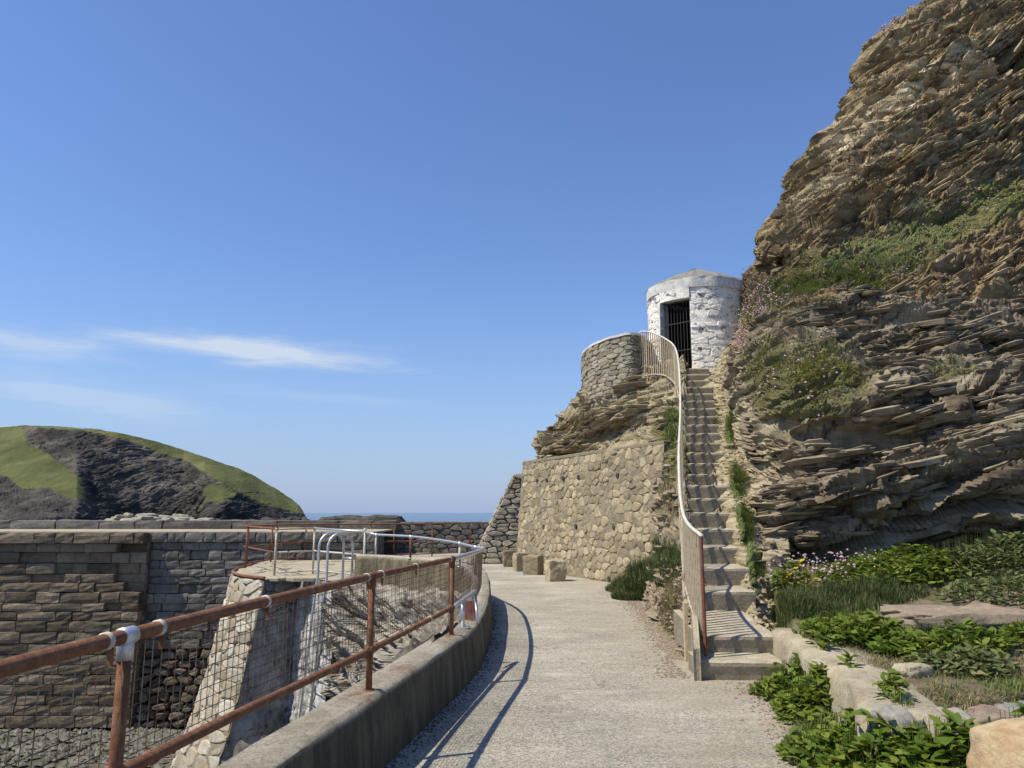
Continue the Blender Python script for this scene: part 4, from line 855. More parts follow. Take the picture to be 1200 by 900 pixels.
# ================================================================== HUT
HC = V3((5.23, 20.4, 0)); HR = 1.37; HZ0, HZ1 = 4.9, 7.62
th0 = math.atan2(-HC.y, -HC.x) % (2*math.pi)
hut = thing('round_hut', (HC.x, HC.y, HZ0), 'small round whitewashed stone hut with conical roof and dark barred doorway atop the stairs', 'hut')
def hmap(u, v, d): a = u/HR; return HC+V3((math.cos(a), math.sin(a), 0))*(HR+d-.012*(v-HZ0))+V3((0, 0, v))
D0, D1, DZ0, DZ1 = math.radians(211), math.radians(248), 5.26, 7.24
u = lambda a: a*HR; full = (math.radians(130), math.radians(360))
doms = [[(u(full[0]), HZ0), (u(D0), HZ0), (u(D0), HZ1), (u(full[0]), HZ1)], [(u(D1), HZ0), (u(full[1]), HZ0), (u(full[1]), HZ1), (u(D1), HZ1)]]
rubble(hut, doms, .36, .15, hmap, MAT['white'], 81, .003, .034, 300, rnd=.88, jit=.45)
def cyl(name, a0, a1, z0, z1, r0, r1, mat, na=80, nz_=20, th=.25):
    m = MB(); V = []; A = np.linspace(a0, a1, na); Z = np.linspace(z0, z1, nz_)
    for z in Z:
        for a in A: k = (z-z0)/(z1-z0); r = r0+(r1-r0)*k+.022*float(vn(np.array([[a*5, z*3, 1.0]]), 4)[0]); V.append((HC.x+r*math.cos(a), HC.y+r*math.sin(a), z))
    F = [tuple(f) for f in quads(na, nz_)]; n = len(V)
    V += [(HC.x+(r1-th)*math.cos(a), HC.y+(r1-th)*math.sin(a), z) for z in (z0, z1) for a in A]
    F += [(n+i, n+i+1, n+na+i+1, n+na+i) for i in range(na-1)]+[((nz_-1)*na+i, (nz_-1)*na+i+1, n+na+i+1, n+na+i) for i in range(na-1)]+[(i, i+1, n+i+1, n+i) for i in range(na-1)]
    for e, q in ((0, 0), (na-1, na-1)): F.append(tuple(k*na+e for k in range(nz_))+(n+na+q, n+q))
    m.v = V; m.f = F; return m.build(name, mat, hut)
cyl('wall', D1, D0+2*math.pi, HZ0, HZ1, HR+.012, HR-.018, MAT['white'], 220, 90)
cyl('lintel', D0, D1, DZ1, HZ1, HR+.03, HR+.03, MAT['white'], 30, 6, .3)
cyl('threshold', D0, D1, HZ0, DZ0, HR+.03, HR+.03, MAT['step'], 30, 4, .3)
cyl('door_jamb', D0-.07, D0, DZ0, DZ1, HR+.035, HR+.035, MAT['eave'], 6, 12, .3)
cyl('eave', 0, 2*math.pi, HZ1-.10, HZ1+.17, HR+.03, HR+.045, MAT['eave'], 120, 6, .4)
m = MB(); n = 60; V = []; R_ = [(HR+.045, HZ1+.17), (HR-.06, HZ1+.26), (HR*.62, HZ1+.48), (HR*.3, HZ1+.66), (.06, HZ1+.82)]
for r, z in R_:
    for k in range(n): a = 2*math.pi*k/n; V.append((HC.x+r*math.cos(a), HC.y+r*math.sin(a), z+.012*math.sin(k*2.3)))
m.v = V; m.f = [(i*n+k, i*n+(k+1) % n, (i+1)*n+(k+1) % n, (i+1)*n+k) for i in range(4) for k in range(n)]+[tuple(4*n+k for k in range(n))]; m.build('roof', MAT['roof'], hut)
m = MB(); m.v = [(HC.x+(HR-.3)*math.cos(a), HC.y+(HR-.3)*math.sin(a), z) for z in (HZ0, HZ1) for a in np.linspace(D1, D0+2*math.pi, 40)]; m.f = [(k, k+1, 41+k, 40+k) for k in range(39)]+[tuple(range(40)), tuple(range(40, 80))]; m.build('inner_wall', MAT['inside'], hut)
gate = MB(); am = (D0+D1)/2; gr = HR-.10
def gp(t, z): a0_, a1_ = hmap(u(D0), z, -.1), hmap(u(D1), z, -.1); return a0_.lerp(a1_, t)
for z in (DZ0+.05, 5.86, 6.62, DZ1-.04): gate.tube([gp(.02, z), gp(.98, z)], .017, 6)
go = gate.build('barred_gate', MAT['iron'], hut)
for k in range(9): MB().tube([gp(.04+k*.115, DZ0+.02), gp(.04+k*.115, DZ1-.02)], .011, 6).build('gate_bar', MAT['iron'], go)
# ================================================================== STAIRS
st = thing('stone_stairs', (2.2, 7.7, 0), 'long narrow flight of worn concrete steps climbing to the white hut', 'stairs')
YZ = [(7.6, .175), (8.05, .35)]+[(9.2+i*.6125, .68+i*.23) for i in range(9)]+[(14.1+(i+1)*.4, 2.52+(i+1)*.23) for i in range(12)]
rz = random.Random(5)
for i, (y, z) in enumerate(YZ):
    y1 = YZ[i+1][0]+.06 if i+1 < len(YZ) else y+.9; zb = (YZ[i-1][1] if i else 0)-.08
    x0 = stx(y)-.0; w = field(y, [(7.6, .82), (8.05, .80), (9.2, .70), (20, .68)]); nx = 22; V = []; back = .10 if i == 1 else .0
    wob = .5 if i < 2 else 1
    for k in range(nx):
        t = k/(nx-1); X = x0+w*t; q = np.array([[X*3.2, y*2, z*5]]); e = float(fbm(q, 3, 7)[0])*.034*wob; e2 = float(fbm(q*2, 3, 17)[0])*.03*wob; sk = -.05*t
        for (dy, zz) in ((.03+e2*.4, zb), (.02+e*.3, (zb+z)/2), (.004+e*.5, z-.045), (.012+e*.6, z-.014+e2*.4), (.045+e*.5, z+e2*.5), ((y1-y)*.5, z+e*.35+back*.5-.006), (y1-y, z+back+.004), (y1-y, zb)):
            V.append((X+(0 if 0 < k < nx-1 else 0), y+dy+sk, zz))
    F = [(k*8+a, (k+1)*8+a, (k+1)*8+a+1, k*8+a+1) for k in range(nx-1) for a in range(7)]+[tuple(range(8))[::-1], tuple((nx-1)*8+a for a in range(8))]
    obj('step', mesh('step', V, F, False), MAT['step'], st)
m = MB(); n = 12
m.v = [(1.83-.07, 7.57, -.05), (1.83-.07, 7.57, .30), (1.92-.06, 8.02, .47), (2.18-.06, 9.2, .62), (2.18-.06, 9.2, -.05)]; m.v += [(x+.067, y, z) for x, y, z in m.v]; m.f = [(0, 1, 2, 3, 4), (9, 8, 7, 6, 5)]+[(k, (k+1) % 5, 5+(k+1) % 5, 5+k) for k in range(5)]
m.build('side_kerb', MAT['pale'], st, bevel=.01)
# ---- stair railing
sr = thing('stair_railing', (2.0, 8.5, .3), 'cream painted railing of close upright bars up the left side of the stairs', 'railing')
Q = [(1.95, 7.80, .27, 1.36), (2.07, 9.15, .74, 1.60), (2.46, 11.0, 1.45, 2.42), (3.22, 14.1, 2.62, 3.60), (3.70, 16.2, 3.85, 4.80), (3.89, 17.4, 4.55, 5.5), (3.82, 18.1, 4.92, 5.87), (3.67, 18.7, 5.08, 6.15), (3.54, 19.1, 5.13, 6.30), (3.43, 19.45, 5.15, 6.38)]
lowr = curve([(x, y, a) for x, y, a, b in Q], 10); topr = curve([(x, y, b) for x, y, a, b in Q], 10)
MB().tube(topr, .021, 8).build('top_rail', MAT['white_paint'], sr, True); MB().tube(lowr, .015, 8).build('bottom_rail', MAT['cream'], sr, True)
bmesh_ = MB(); w_ = walk(lowr, .115); k_ = 0; bar_m = mesh('baluster', [(a*.009, b*.014, c) for a in (-1, 1) for b in (-1, 1) for c in (0, 1)], [(0, 1, 3, 2), (4, 6, 7, 5), (0, 4, 5, 1), (2, 3, 7, 6), (0, 2, 6, 4), (1, 5, 7, 3)]); bar_m.materials.append(MAT['cream_bar'])
tot = len(lowr)-1
def at_len(lst, p):   # matching point on the top rail for a point on the lower rail
    i = min(range(len(lowr)-1), key=lambda i: ((lowr[i]+lowr[i+1])/2-p).length); f = (p-lowr[i]).dot((lowr[i+1]-lowr[i]).normalized())/max((lowr[i+1]-lowr[i]).length, 1e-6); return lst[i].lerp(lst[i+1], min(max(f, 0), 1))
for p, t in w_[1:-1]:
    q = at_len(topr, p); o = bpy.data.objects.new('baluster', bar_m); COL.objects.link(o); o.parent = sr; o.location = p-sr.location; o.scale = (1, 1, q.z-p.z); o.rotation_euler = (0, 0, math.atan2(t.y, t.x)-math.pi/2)
for (x, y, a, b) in (Q[0], Q[1], Q[2], Q[3], Q[4], Q[5], Q[8], Q[9]):
    MB().tube([(x-.012, y, a-(.12 if y > 9 else .08)-.12*(y > 10)), (x-.012, y, b)], .019, 8).build('post', MAT['rust_red'] if y < 8 else MAT['cream'], sr)
for y, z0_, z1_ in ((8.55, -.02, .62), (9.25, .0, .80)): MB().box((stx(y)-.13, y, (z0_+z1_)/2), (.045, .06, z1_-z0_)).build('support_post', MAT['cream_bar'], sr, bevel=.005)
# ================================================================== HARBOUR SIDE RAILINGS
PZ = [1.2, 1.2, 1.18, 1.16, 1.0]; LZ = [.78, .765, .70, .70, None]; BZ = [.45, .45, .45, .45, .53]
rr = thing('mesh_railing', (-1, 5, .45), 'rusty brown tubular railing with wire mesh panels on the kerb wall beside the path', 'railing')
PP = [V3((x, y, 0)) for x, y in POSTS]
top1 = curve([PP[i]+V3((0, 0, PZ[i])) for i in range(4)], 8); MB().tube(top1, .0245, 14).build('top_rail', MAT['rust'], rr, True)
low1 = curve([PP[i]+V3((-.012, 0, LZ[i])) for i in range(4)], 8); MB().tube(low1, .0215, 12).build('lower_rail', MAT['rust'], rr, True)
for i in range(4):
    p = PP[i]; MB().tube([p+V3((0, 0, BZ[i]-.05)), p+V3((0, 0, PZ[i]-.01))], .0215, 12).build('post', MAT['rust'], rr, True)
    MB().tube([p+V3((0, 0, BZ[i]+.0)), p+V3((0, 0, BZ[i]+.012))], .04, 12).build('base_flange', MAT['rust_red'], rr, True)
    d = (top1[min(i*8+1, len(top1)-1)]-top1[max(i*8-1, 0)]).normalized(); c = p+V3((0, 0, PZ[i])); mt = MAT['galv'] if i == 1 else MAT['rust']
    MB().tube([c-d*.032, c+d*.032], .0295, 12).build('tee_clamp', mt, rr, True); MB().tube([c, c-V3((0, 0, .075))], .0265, 12).build('tee_clamp', mt, rr, True)
    c = p+V3((-.006, 0, LZ[i])); MB().tube([c-d*.04, c+d*.04], .030, 12).build('cross_clamp', MAT['rust'], rr, True); MB().tube([c+V3((0, 0, .035)), c-V3((0, 0, .035))], .029, 12).build('cross_clamp', MAT['rust'], rr, True)
def collar(line, s, mat, r, parent, clip_=True):
    L = 0
    for a, b in zip(line, line[1:]):
        l = (b-a).length
        if L+l >= s: c = a.lerp(b, (s-L)/l); d = (b-a).normalized(); break
        L += l
    o = MB().tube([c-d*.010, c+d*.010], r, 12).build('pipe_clip', mat, parent, True)
    if clip_: MB().box(c+d*.03-V3((0, 0, .05)), (.014, .02, .05)).build('mesh_hook', MAT['rust'], parent)
for s in (1.2, 2.16, 2.45, 3.3, 4.75, 5.05, 5.9, 7.0): collar(top1, s, MAT['clamp'], .029, rr)
for s in (2.5, 4.3, 5.0, 6.4): collar(low1, s, MAT['clamp'] if s > 5 else MAT['rust'], .026, rr, False)
ct = [PP[3]+V3((0, 0, 1.16)), V3((-.46, 8.9, 1.135)), V3((-.42, 10.6, 1.09)), V3((-.46, 12.2, 1.04)), PP[4]+V3((0, 0, 1.0)), V3((-1.0, 14.6, 1.02)), V3((-1.6, 15.9, 1.05)), V3((-2.25, 16.9, 1.08)), V3((-3.2, 17.9, 1.09))]
top2 = curve(ct, 10)
gr_ = thing('curved_railing', (-1.2, 15, .5), 'silver galvanised handrail bending round the far end of the kerb wall', 'railing')
MB().tube(top2, .0245, 12).build('top_rail', MAT['galv'], gr_, True)
for (x, y, z, b, mt) in ((PP[4].x, PP[4].y, 1.0, .53, 'clamp'), (-1.0, 14.6, 1.02, .58, 'white_paint'), (-2.25, 16.9, 1.08, .6, 'rust_red'), (-3.2, 17.9, 1.09, .6, 'white_paint')):
    MB().tube([(x, y, b), (x, y, z)], .024, 10).build('post', MAT[mt], gr_, True); MB().tube([(x, y, b), (x, y, b+.012)], .055, 12).build('base_flange', MAT['galv'], gr_, True); MB().tube([(x, y, z-.06), (x, y, z+.028)], .032, 10).build('clamp', MAT['galv'], gr_, True)
def meshpanel(name, topl, lowl, n, parent, sp=.043, r=.0019):
    m = MB(); a = walk(topl, .05); b = walk(lowl, .05); k = min(len(a), len(b)); n = int((topl[-1]-topl[0]).length/sp)
    A = [a[int(i*(len(a)-1)/n)][0] for i in range(n+1)]; Bq = [b[int(i*(len(b)-1)/n)][0] for i in range(n+1)]; h = (A[n//2]-Bq[n//2]).length; rows_ = max(2, int(h/sp))
    g = random.Random(n)
    for i in range(n+1):
        w = g.uniform(-.004, .004); m.tube([A[i]+V3((w, 0, 0)), Bq[i]], r, 3, False)
    for j in range(rows_+1):
        t = (j+.15)/(rows_+.3); m.tube([A[i].lerp(Bq[i], t) for i in range(0, n+1, 3)], r, 3, False)
    o = m.build(name, MAT['wire'], parent); o['kind'] = 'stuff'; return o
dn = V3((-.022, 0, -.035)); up = V3((-.01, 0, .03))
for i in range(3): meshpanel('wire_mesh', [p+dn for p in top1[i*8:i*8+9]], [p+up for p in low1[i*8:i*8+9]], 0, rr)
kb = [V3((p.x+(-.03), p.y, .53+.0*p.y)) for p in top2[:41]]; meshpanel('wire_mesh', [p+dn for p in top2[:41]], kb, 0, gr_)
# short silver stay with its flange, and a red painted plate
sy = thing('rail_stay', (-.52, 7.85, .45), 'short silver pipe stay bolted to the kerb top beside the last rusty post', 'pipe bracket')
MB().tube([(-.575, 7.37, .70), (-.50, 7.85, .72), (-.40, 8.35, .76)], .022, 10).build('stay_rail', MAT['galv'], sy, True)
MB().tube([(-.50, 7.85, .45), (-.50, 7.85, .72)], .022, 10).build('stanchion', MAT['galv'], sy, True); MB().box((-.50, 7.85, .457), (.13, .13, .012)).build('base_plate', MAT['galv'], sy, bevel=.003)
MB().tube([(-.40, 8.35, .75), (-.36, 8.1, .46)], .016, 8).build('strut', MAT['galv'], sy, True); MB().box((-.47, 8.35, .56), (.16, .012, .2)).build('red_plate', MAT['redp'], sy)
# ---- railing on the bastion
br = thing('bastion_railing', (-6, 20, 0), 'peeling cream and grey tubular railing round the front of the stone bastion', 'railing')
bp = [(-7.75, 22.3, 'rust_red'), (-6.0, 19.35, 'cream'), (-5.25, 20.2, 'white_paint'), (-3.25, 16.75, None), ]
tp = [V3((-7.95, 22.6, 1.2)), V3((-6.0, 19.35, 1.19)), V3((-5.25, 20.2, 1.19)), V3((-3.6, 18.6, 1.14)), V3((-3.25, 18.0, 1.09))]
mm = ('rust_red', 'cream', 'galv', 'galv')
for i in range(4):
    MB().tube([tp[i], tp[i+1]], .027, 10).build('top_rail', MAT[mm[i]], br, True); f = lambda p: V3((p.x, p.y, p.z*.50+.01)); MB().tube([f(tp[i]), f(tp[i+1])], .022, 10).build('mid_rail', MAT[('rust_red', 'white_paint', 'white_paint', 'white_paint')[i]], br, True)
MB().tube([V3((-5.9, 19.5, .1)), V3((-5.25, 20.2, .1)), V3((-3.6, 18.6, .1))], .02, 8).build('low_rail', MAT['white_paint'], br, True)
for x, y, mt in ((-7.7, 22.1, 'rust_red'), (-6.0, 19.35, 'cream'), (-5.25, 20.2, 'clamp'), (-3.6, 18.6, 'white_paint')):
    MB().tube([(x, y, 0), (x, y, 1.19)], .027, 10).build('post', MAT[mt], br, True); MB().tube([(x, y, 1.15), (x, y, 1.22)], .036, 10).build('clamp', MAT[mt], br, True)
# ---- far rust red railing along the quay side of the bastion and the path bend
fr = thing('quay_railing', (-4, 27, 0), 'long rust red railing with thin posts in front of the far quay parapet', 'railing')
fp = [V3((-8.05, 23.2, 1.2)), V3((-7.7, 25.6, 1.2)), V3((-4.4, 27.4, 1.2)), V3((-2.2, 29, 1.2)), V3((1.4, 30.2, 1.2))]
MB().tube(fp, .028, 8).build('top_rail', MAT['rust'], fr, True); MB().tube([V3((p.x, p.y, .58)) for p in fp], .022, 8).build('mid_rail', MAT['rust_red'], fr, True); MB().tube([V3((p.x, p.y, .10)) for p in fp], .022, 8).build('low_rail', MAT['rust_red'], fr, True)
for p, t in walk(fp, 1.5): MB().tube([(p.x, p.y, 0), (p.x, p.y, 1.2)], .026, 8).build('post', MAT['rust_red'], fr, True)
# ---- ladder with hoop tops
la = thing('hooped_ladder', (-4.3, 18.1, 0), 'galvanised hoop topped ladder going down the bastion side into the harbour', 'ladder')
s1, s2, bk = V3((-4.50, 18.30, 0)), V3((-4.20, 17.93, 0)), V3((.50, .40, 0)); out = V3((-.11, -.09, 0))
for s in (s1, s2):
    a = s+out; arc = [a+V3((-.35, -.28, -4.9)), a+V3((-.05, -.04, -.4)), a+V3((0, 0, .1)), a+V3((0, 0, .8))]+[a+bk*(.5-.5*math.cos(t))+V3((0, 0, .8+.32*math.sin(t))) for t in np.linspace(.25, math.pi-.25, 9)]+[a+bk+V3((0, 0, .8)), a+bk+V3((0, 0, 0))]
    MB().tube(arc, .030, 10).build('stile', MAT['galv'], la, True)
for k in range(16):
    z = -.15-.29*k; o_ = out+V3((-.35, -.28, 0))*min(1, max(0, -z-.3)/4.6); MB().tube([s1+o_+V3((0, 0, z)), s2+o_+V3((0, 0, z))], .014, 6).build('rung', MAT['galv'], la, True)
MB().tube([s1+out+bk+V3((0, 0, .52)), s2+out+bk+V3((0, 0, .52))], .02, 8).build('brace', MAT['galv'], la, True)
# ================================================================== RIGHT SIDE LEDGE, STONES, PLANTS
le = thing('concrete_ledge', (2.4, 6, 0), 'worn pale concrete ledge edging the planted terrace right of the bottom steps', 'ledge')
lf = [(p, V3((t.y, -t.x, 0))) for p, t in walk(curve([(x, y, 0) for x, y in [(2.12, 4.85), (2.25, 5.2), (2.42, 5.9), (2.55, 6.8), (2.64, 7.6), (2.74, 8.15)]], 8), .08)]
pr = []
for i, (p, n) in enumerate(lf):
    j = lambda s: float(fbm(np.array([[p.y*2.2, s*3.1, 0]]), 3, 9)[0])*.05
    pr.append([(-.03, -.1), (-.015+j(1), .15), (j(2), .34), (.015+j(2), .385+j(3)*.3), (.05+j(4), .41+j(4)*.3), (.18, .415+j(5)*.5), (.34, .41+j(6)*.5), (.50+j(7)*2, .40+j(7)*.3), (.54+j(8)*2, .34), (.55, .2)])
V, F = sweep(lf, pr); obj('ledge_body', mesh('ledge_body', V, F, True), MAT['pale'], le)
for i, (x, y, d, rz, mt, nm, lb, sl) in enumerate([
    (2.34, 4.80, (.30, .26, .44), .55, 'grey_slate', 'corner_stone', 'broken grey slate block at the near corner of the concrete ledge', 1.0),
    (2.66, 4.88, (.30, .24, .40), -.2, 'grey_slate', 'edging_stone', 'grey edging stone just right of the slate corner block, behind the leaves', .3),
    (3.0, 5.05, (.34, .26, .38), .2, 'tan_slab', 'edging_stone', 'tan edging stone between the corner block and the buff boulder', .2),
    (3.4, 5.2, (.42, .30, .38), -.1, 'grey_slate', 'edging_stone', 'pale grey edging stone at the right rim of the photo above the buff boulder', .2)]):
    tag(boulder(nm, (x, y, d[2]/2-.03), d, MAT[mt], rot=rz, n=20, rnd=.28, amp=.12, seed=20+i, slabs=sl*.1), lb, 'stone')
tag(boulder('boulder', (2.66, 3.86, .27), (.66, .56, .60), MAT['buff_boulder'], rot=.4, n=24, rnd=.5, amp=.06, seed=5), 'large buff boulder with orange brown stain in the bottom right corner', 'boulder')
tag(boulder('flat_rock', (4.55, 7.75, .52), (1.45, .85, .26), MAT['tan_slab'], rot=-.12, n=24, rnd=.4, amp=.04, seed=8, slabs=.1), 'broad flat tan slab of rock lying on the terrace under the cliff', 'rock')
tag(boulder('small_stone', (3.05, 5.95, .42), (.24, .18, .09), MAT['pale'], rot=.3, n=10, rnd=.5, seed=13), 'small flat pale stone in the dry grass behind the ledge', 'stone')
# ---- picking places on a surface by what they are next to
def pick(G, n, prob, seed):
    g = np.random.default_rng(seed); P = G.reshape(-1, 3); w = prob(P, *see(P)); w = np.clip(w, 0, None); i = g.choice(len(P), n, p=w/w.sum()); return P[i]+g.normal(0, .008, (n, 3))*np.array([1, 1, .2]), i
def gz(X, Y): return ground(X, Y)
def spots(xy, n, r, seed, sq=1.0):
    g = np.random.default_rng(seed); a = g.uniform(0, 6.28, n); q = r*np.sqrt(g.uniform(0, 1, n)); X = xy[0]+q*np.cos(a)*sq; Y = xy[1]+q*np.sin(a); return np.stack([X, Y, gz(X, Y)], 1), q/r
def leafy(xy, r, h, size, n, nobj, label, seed, group, sq=1.0, mat='leaf', leafgrp=None):
    t = thing('leafy_plant', (xy[0], xy[1], float(gz(np.array([xy[0]]), np.array([xy[1]]))[0])), label, 'plant', group)
    g = np.random.default_rng(seed); P, q = spots(xy, n, r, seed, sq); P[:, 2] += h*(1-.75*q**2)*g.uniform(.0, 1, n)**.6
    V, F = leaves(P, size, seed+1, (-.15, .85)); o = obj('foliage', mesh('foliage', V, F, True), MAT[mat], t); o['kind'] = 'stuff'
    P2, q2 = spots(xy, n//5, r, seed+9, sq); m = MB(); stems = []
    for p, qq in zip(P2, q2):
        m.tube([p-V3((0, 0, .02)), p+V3((0, 0, h*(1-.7*qq*qq)))], [.005, .002], 3, False)
    o = m.build('stem', MAT[mat], t); o['kind'] = 'stuff'
    P, q = spots(xy, nobj, r*.95, seed+5, sq); P[:, 2] += h*(1-.7*q**2)*g.uniform(.75, 1.08, nobj)
    for k in range(nobj):
        lm = LM[int(g.integers(len(LM)))]; o = bpy.data.objects.new('leaf', lm); COL.objects.link(o); o.parent = t; o.location = V3(P[k])-t.location
        if mat != 'leaf': o.material_slots[0].link = 'OBJECT'; o.material_slots[0].material = MAT[mat]
        s = size*g.uniform(.7, 1.35); o.scale = (s*1.1, s, s); o.rotation_euler = (g.uniform(-.2, .6), g.uniform(-.35, .35), g.uniform(0, 6.28))
    return t
LM = []
for k in range(6):
    V = LV.copy(); V[:, 2] *= .5+k*.5; V[:, 0] *= .8+.09*k; V[:, 0] += .05*np.sin(V[:, 1]*5+k); V[:, 2] += .05*np.sin(V[:, 1]*9+k*2)*np.abs(V[:, 0])*3; lm = mesh('leaf', V, LF, True); lm.materials.append(MAT['leaf']); LM.append(lm)
GR = 'broad leaved green plants beside the path and on the terrace'
leafy((2.50, 7.0), .34, .34, .075, 900, 26, 'leafy green plant with grass at its foot beside the two bottom steps', 101, GR)
leafy((2.40, 6.25), .36, .40, .09, 1000, 34, 'tallest leafy green plant, climbing the left face of the concrete ledge', 102, GR, .8)
leafy((2.18, 5.25), .40, .32, .075, 1100, 36, 'bushy green plant between the path edge and the corner of the ledge', 103, GR)
leafy((2.10, 4.45), .42, .30, .075, 1100, 38, 'lowest green plant, spilling onto the path at the bottom of the photo', 104, GR)
leafy((2.13, 4.72), .30, .40, .085, 800, 30, 'bushy leafy plant hugging the near left corner of the concrete ledge', 121, GR)
leafy((2.40, 4.45), .40, .42, .10, 1000, 44, 'large glossy leaved plant directly left of the buff boulder', 105, GR)
leafy((2.92, 4.50), .36, .46, .12, 600, 40, 'big leaved plant rising behind the buff boulder', 106, GR)
leafy((3.28, 7.45), .55, .28, .085, 1300, 26, 'wide leafy plant behind the ledge, left of the flat tan slab', 107, GR)
leafy((3.75, 6.85), .50, .26, .085, 1100, 24, 'leafy plant growing in front of the flat tan slab', 108, GR, 1.2)
leafy((3.55, 6.2), .40, .18, .07, 700, 14, 'low leafy patch between dry grass and the slab, middle of the terrace', 109, GR, mat='leaf_dull')
leafy((4.85, 6.9), .45, .28, .10, 700, 10, 'leafy plant at the right rim of the photo below the slab', 110, GR)
leafy((5.0, 10.0), .75, .42, .11, 1700, 0, 'dark green leafy plant against the cliff foot, above the flat slab', 111, GR, 1.3)
leafy((6.2, 9.9), .8, .50, .11, 1900, 0, 'dense leafy plant under the cliff at the right side of the photo', 112, GR, 1.3, mat='leaf_dull')
leafy((5.7, 8.7), .6, .28, .09, 900, 0, 'leafy plant behind the right end of the flat slab', 113, GR, 1.4, mat='leaf_dull')
leafy((3.62, 9.75), .22, .42, .11, 45, 7, 'plant with yellowing leaves at the cliff foot right of the stairs', 114, None, mat='leaf_yellow')
leafy((3.5, 9.75), .30, .40, .09, 260, 0, 'light green plant next to the yellowing one at the cliff foot', 115, None)
def turf(name, P, h, w, mat, label, cat='grass', seed=0, lean=.75, kind=None, group=None):
    c = P.mean(0); sd_ = P.std(0)+1e-6
    if not kind: h = h*np.clip(1.25-.42*(((P-c)/sd_)[:, :2]**2).sum(1)**.5, .25, 1)
    P = P-np.array([0, 0, .01])
    V, F = blades(P, h, w, lean, seed); o = obj(name, mesh(name, V, F), MAT[mat]); tag(o, label if not kind else None, cat if not kind else None, group, kind); return o
g = np.random.default_rng(77)
def disc(c, r, n, seed, sq=1.0): return spots(c, n, r, seed, sq)[0]
turf('grass_clump', disc((3.15, 8.75), .48, 5200, 201, 1.1), .34, .0035, 'grass_dark', 'fine dark green grass clump directly right of the stair landing', seed=1)
turf('grass_clump', disc((3.75, 9.05), .55, 5200, 202, 1.2), .34, .0035, 'grass_dark', 'dark green grass clump under the yellowing plant at the cliff foot', seed=2)
turf('grass_clump', disc((4.4, 9.3), .5, 3800, 203, 1.2), .32, .0035, 'grass_dark', 'dark green grass clump below the pink thrift at the cliff foot', seed=3)
turf('grass_clump', disc((2.63, 7.85), .25, 1300, 204), .16, .003, 'grass_dry', 'olive dry grass growing at the right end of the second step', seed=4)
P = np.array([(lxl(np.array([y]))[0]+.5+g.normal(0, .09), y, .37) for y in g.uniform(4.9, 8.0, 3600)]); turf('grass_fringe', P, .09, .0028, 'grass_dry', 'strip of short dry grass along the inner edge of the concrete ledge', seed=33, lean=1.5)
turf('grass_clump', disc((2.30, 6.95), .22, 1500, 205, .7), .2, .003, 'grass_fresh', 'fresh grass at the foot of the right end of the bottom step', seed=5)
turf('grass_clump', disc((3.05, 6.15), .5, 3600, 206, .9), .09, .003, 'grass_dry', 'short dry grass behind the concrete ledge around the small pale stone', seed=6)
turf('grass_clump', disc((3.15, 5.5), .48, 4200, 211, 1.0), .07, .0028, 'grass_dry', 'matted straw coloured grass just behind the slate corner block', seed=16, lean=1.8)
turf('grass_clump', disc((3.75, 5.5), .45, 2600, 212, 1.0), .10, .0028, 'grass_fresh', 'sparse fresh grass at the right rim behind the edging stones', seed=26, lean=1.3)
turf('grass_clump', disc((3.9, 5.9), .6, 3200, 207, .9), .13, .003, 'grass_dry', 'tangled dry brown grass at the right side of the terrace', seed=7)
turf('grass_clump', disc((2.25, 5.75), .34, 1500, 208, .8), .26, .0028, 'grass_fresh', 'thin fresh grass between the leafy plants on the path side of the ledge', seed=17, lean=1)
turf('grass_clump', disc((2.3, 4.7), .4, 1600, 209, .8), .30, .0028, 'grass_fresh', 'thin fresh grass among the leaves in front of the slate corner block', seed=18, lean=1)
U, V = np.meshgrid(np.linspace(2.2, 9, 400), np.linspace(4.4, 11.5, 400)); TGf = np.stack([U.ravel(), V.ravel(), ground(U.ravel(), V.ravel())], 1)
P, _ = pick(TGf, 26000, lambda P, x, y: ((P[:, 2] > .3)*(fbm(P*1.1, 3, 8) > -.05)+.04)*(P[:, 0]-lxl(P[:, 1]) > .6), 5); turf('terrace_grass', P, .11, .003, 'grass_fresh', None, kind='stuff', seed=8)
# tuft hanging on the bank left of the stairs
def bank(n, x0, y0, a, b, seed, G=None): return pick(EV if G is None else G, n, lambda P, x, y: np.clip(1-((x-x0)/a)**2-((y-y0)/b)**2, 0, 1), seed)[0]
turf('grass_bush', np.concatenate([bank(11000, 770, 664, 42, 28, 1), disc((2.25, 14.6), .45, 4000, 3, .8)*np.array([1, 1, 0])+np.array([0, 0, .0])]), .36, .005, 'grass_dark', 'dense dark green grass bush at the bank foot between retaining wall and stairs', seed=9)
turf('grass_bush', disc((2.35, 16.0), .5, 5200, 4, .8)*np.array([1, 1, 0]), .42, .005, 'grass_dark', 'rounded dark green grass mound against the near end of the retaining wall', seed=19)
P, q = spots((2.48, 14.9), 9000, .75, 91, .62); P[:, 2] = .55*(1-q**2)*g.uniform(.1, 1, 9000)+np.clip(P[:, 0]-2.5, 0, 1)*.8
turf('grass_bush', P, .34, .0045, 'grass_dark', 'tallest dark green grass bush on the bank, just left of the stair railing', seed=29)
turf('grass_clump', bank(6000, 790, 712, 22, 34, 2), .17, .0045, 'grass_dry', 'olive dry grass on the bank left of the lower stair railing', seed=10)
turf('grass_clump', bank(2600, 783, 590, 14, 45, 6), .28, .006, 'grass_dry', 'dry hanging grass on the dark rock left of the stair railing', seed=11)
turf('grass_clump', pick(OV, 2600, lambda P, x, y: np.clip(1-((x-788)/12)**2-((y-512)/42)**2, 0, 1), 7)[0], .32, .007, 'grass_fresh', 'upright grass beside the upper stairs below the lookout wall', seed=12)
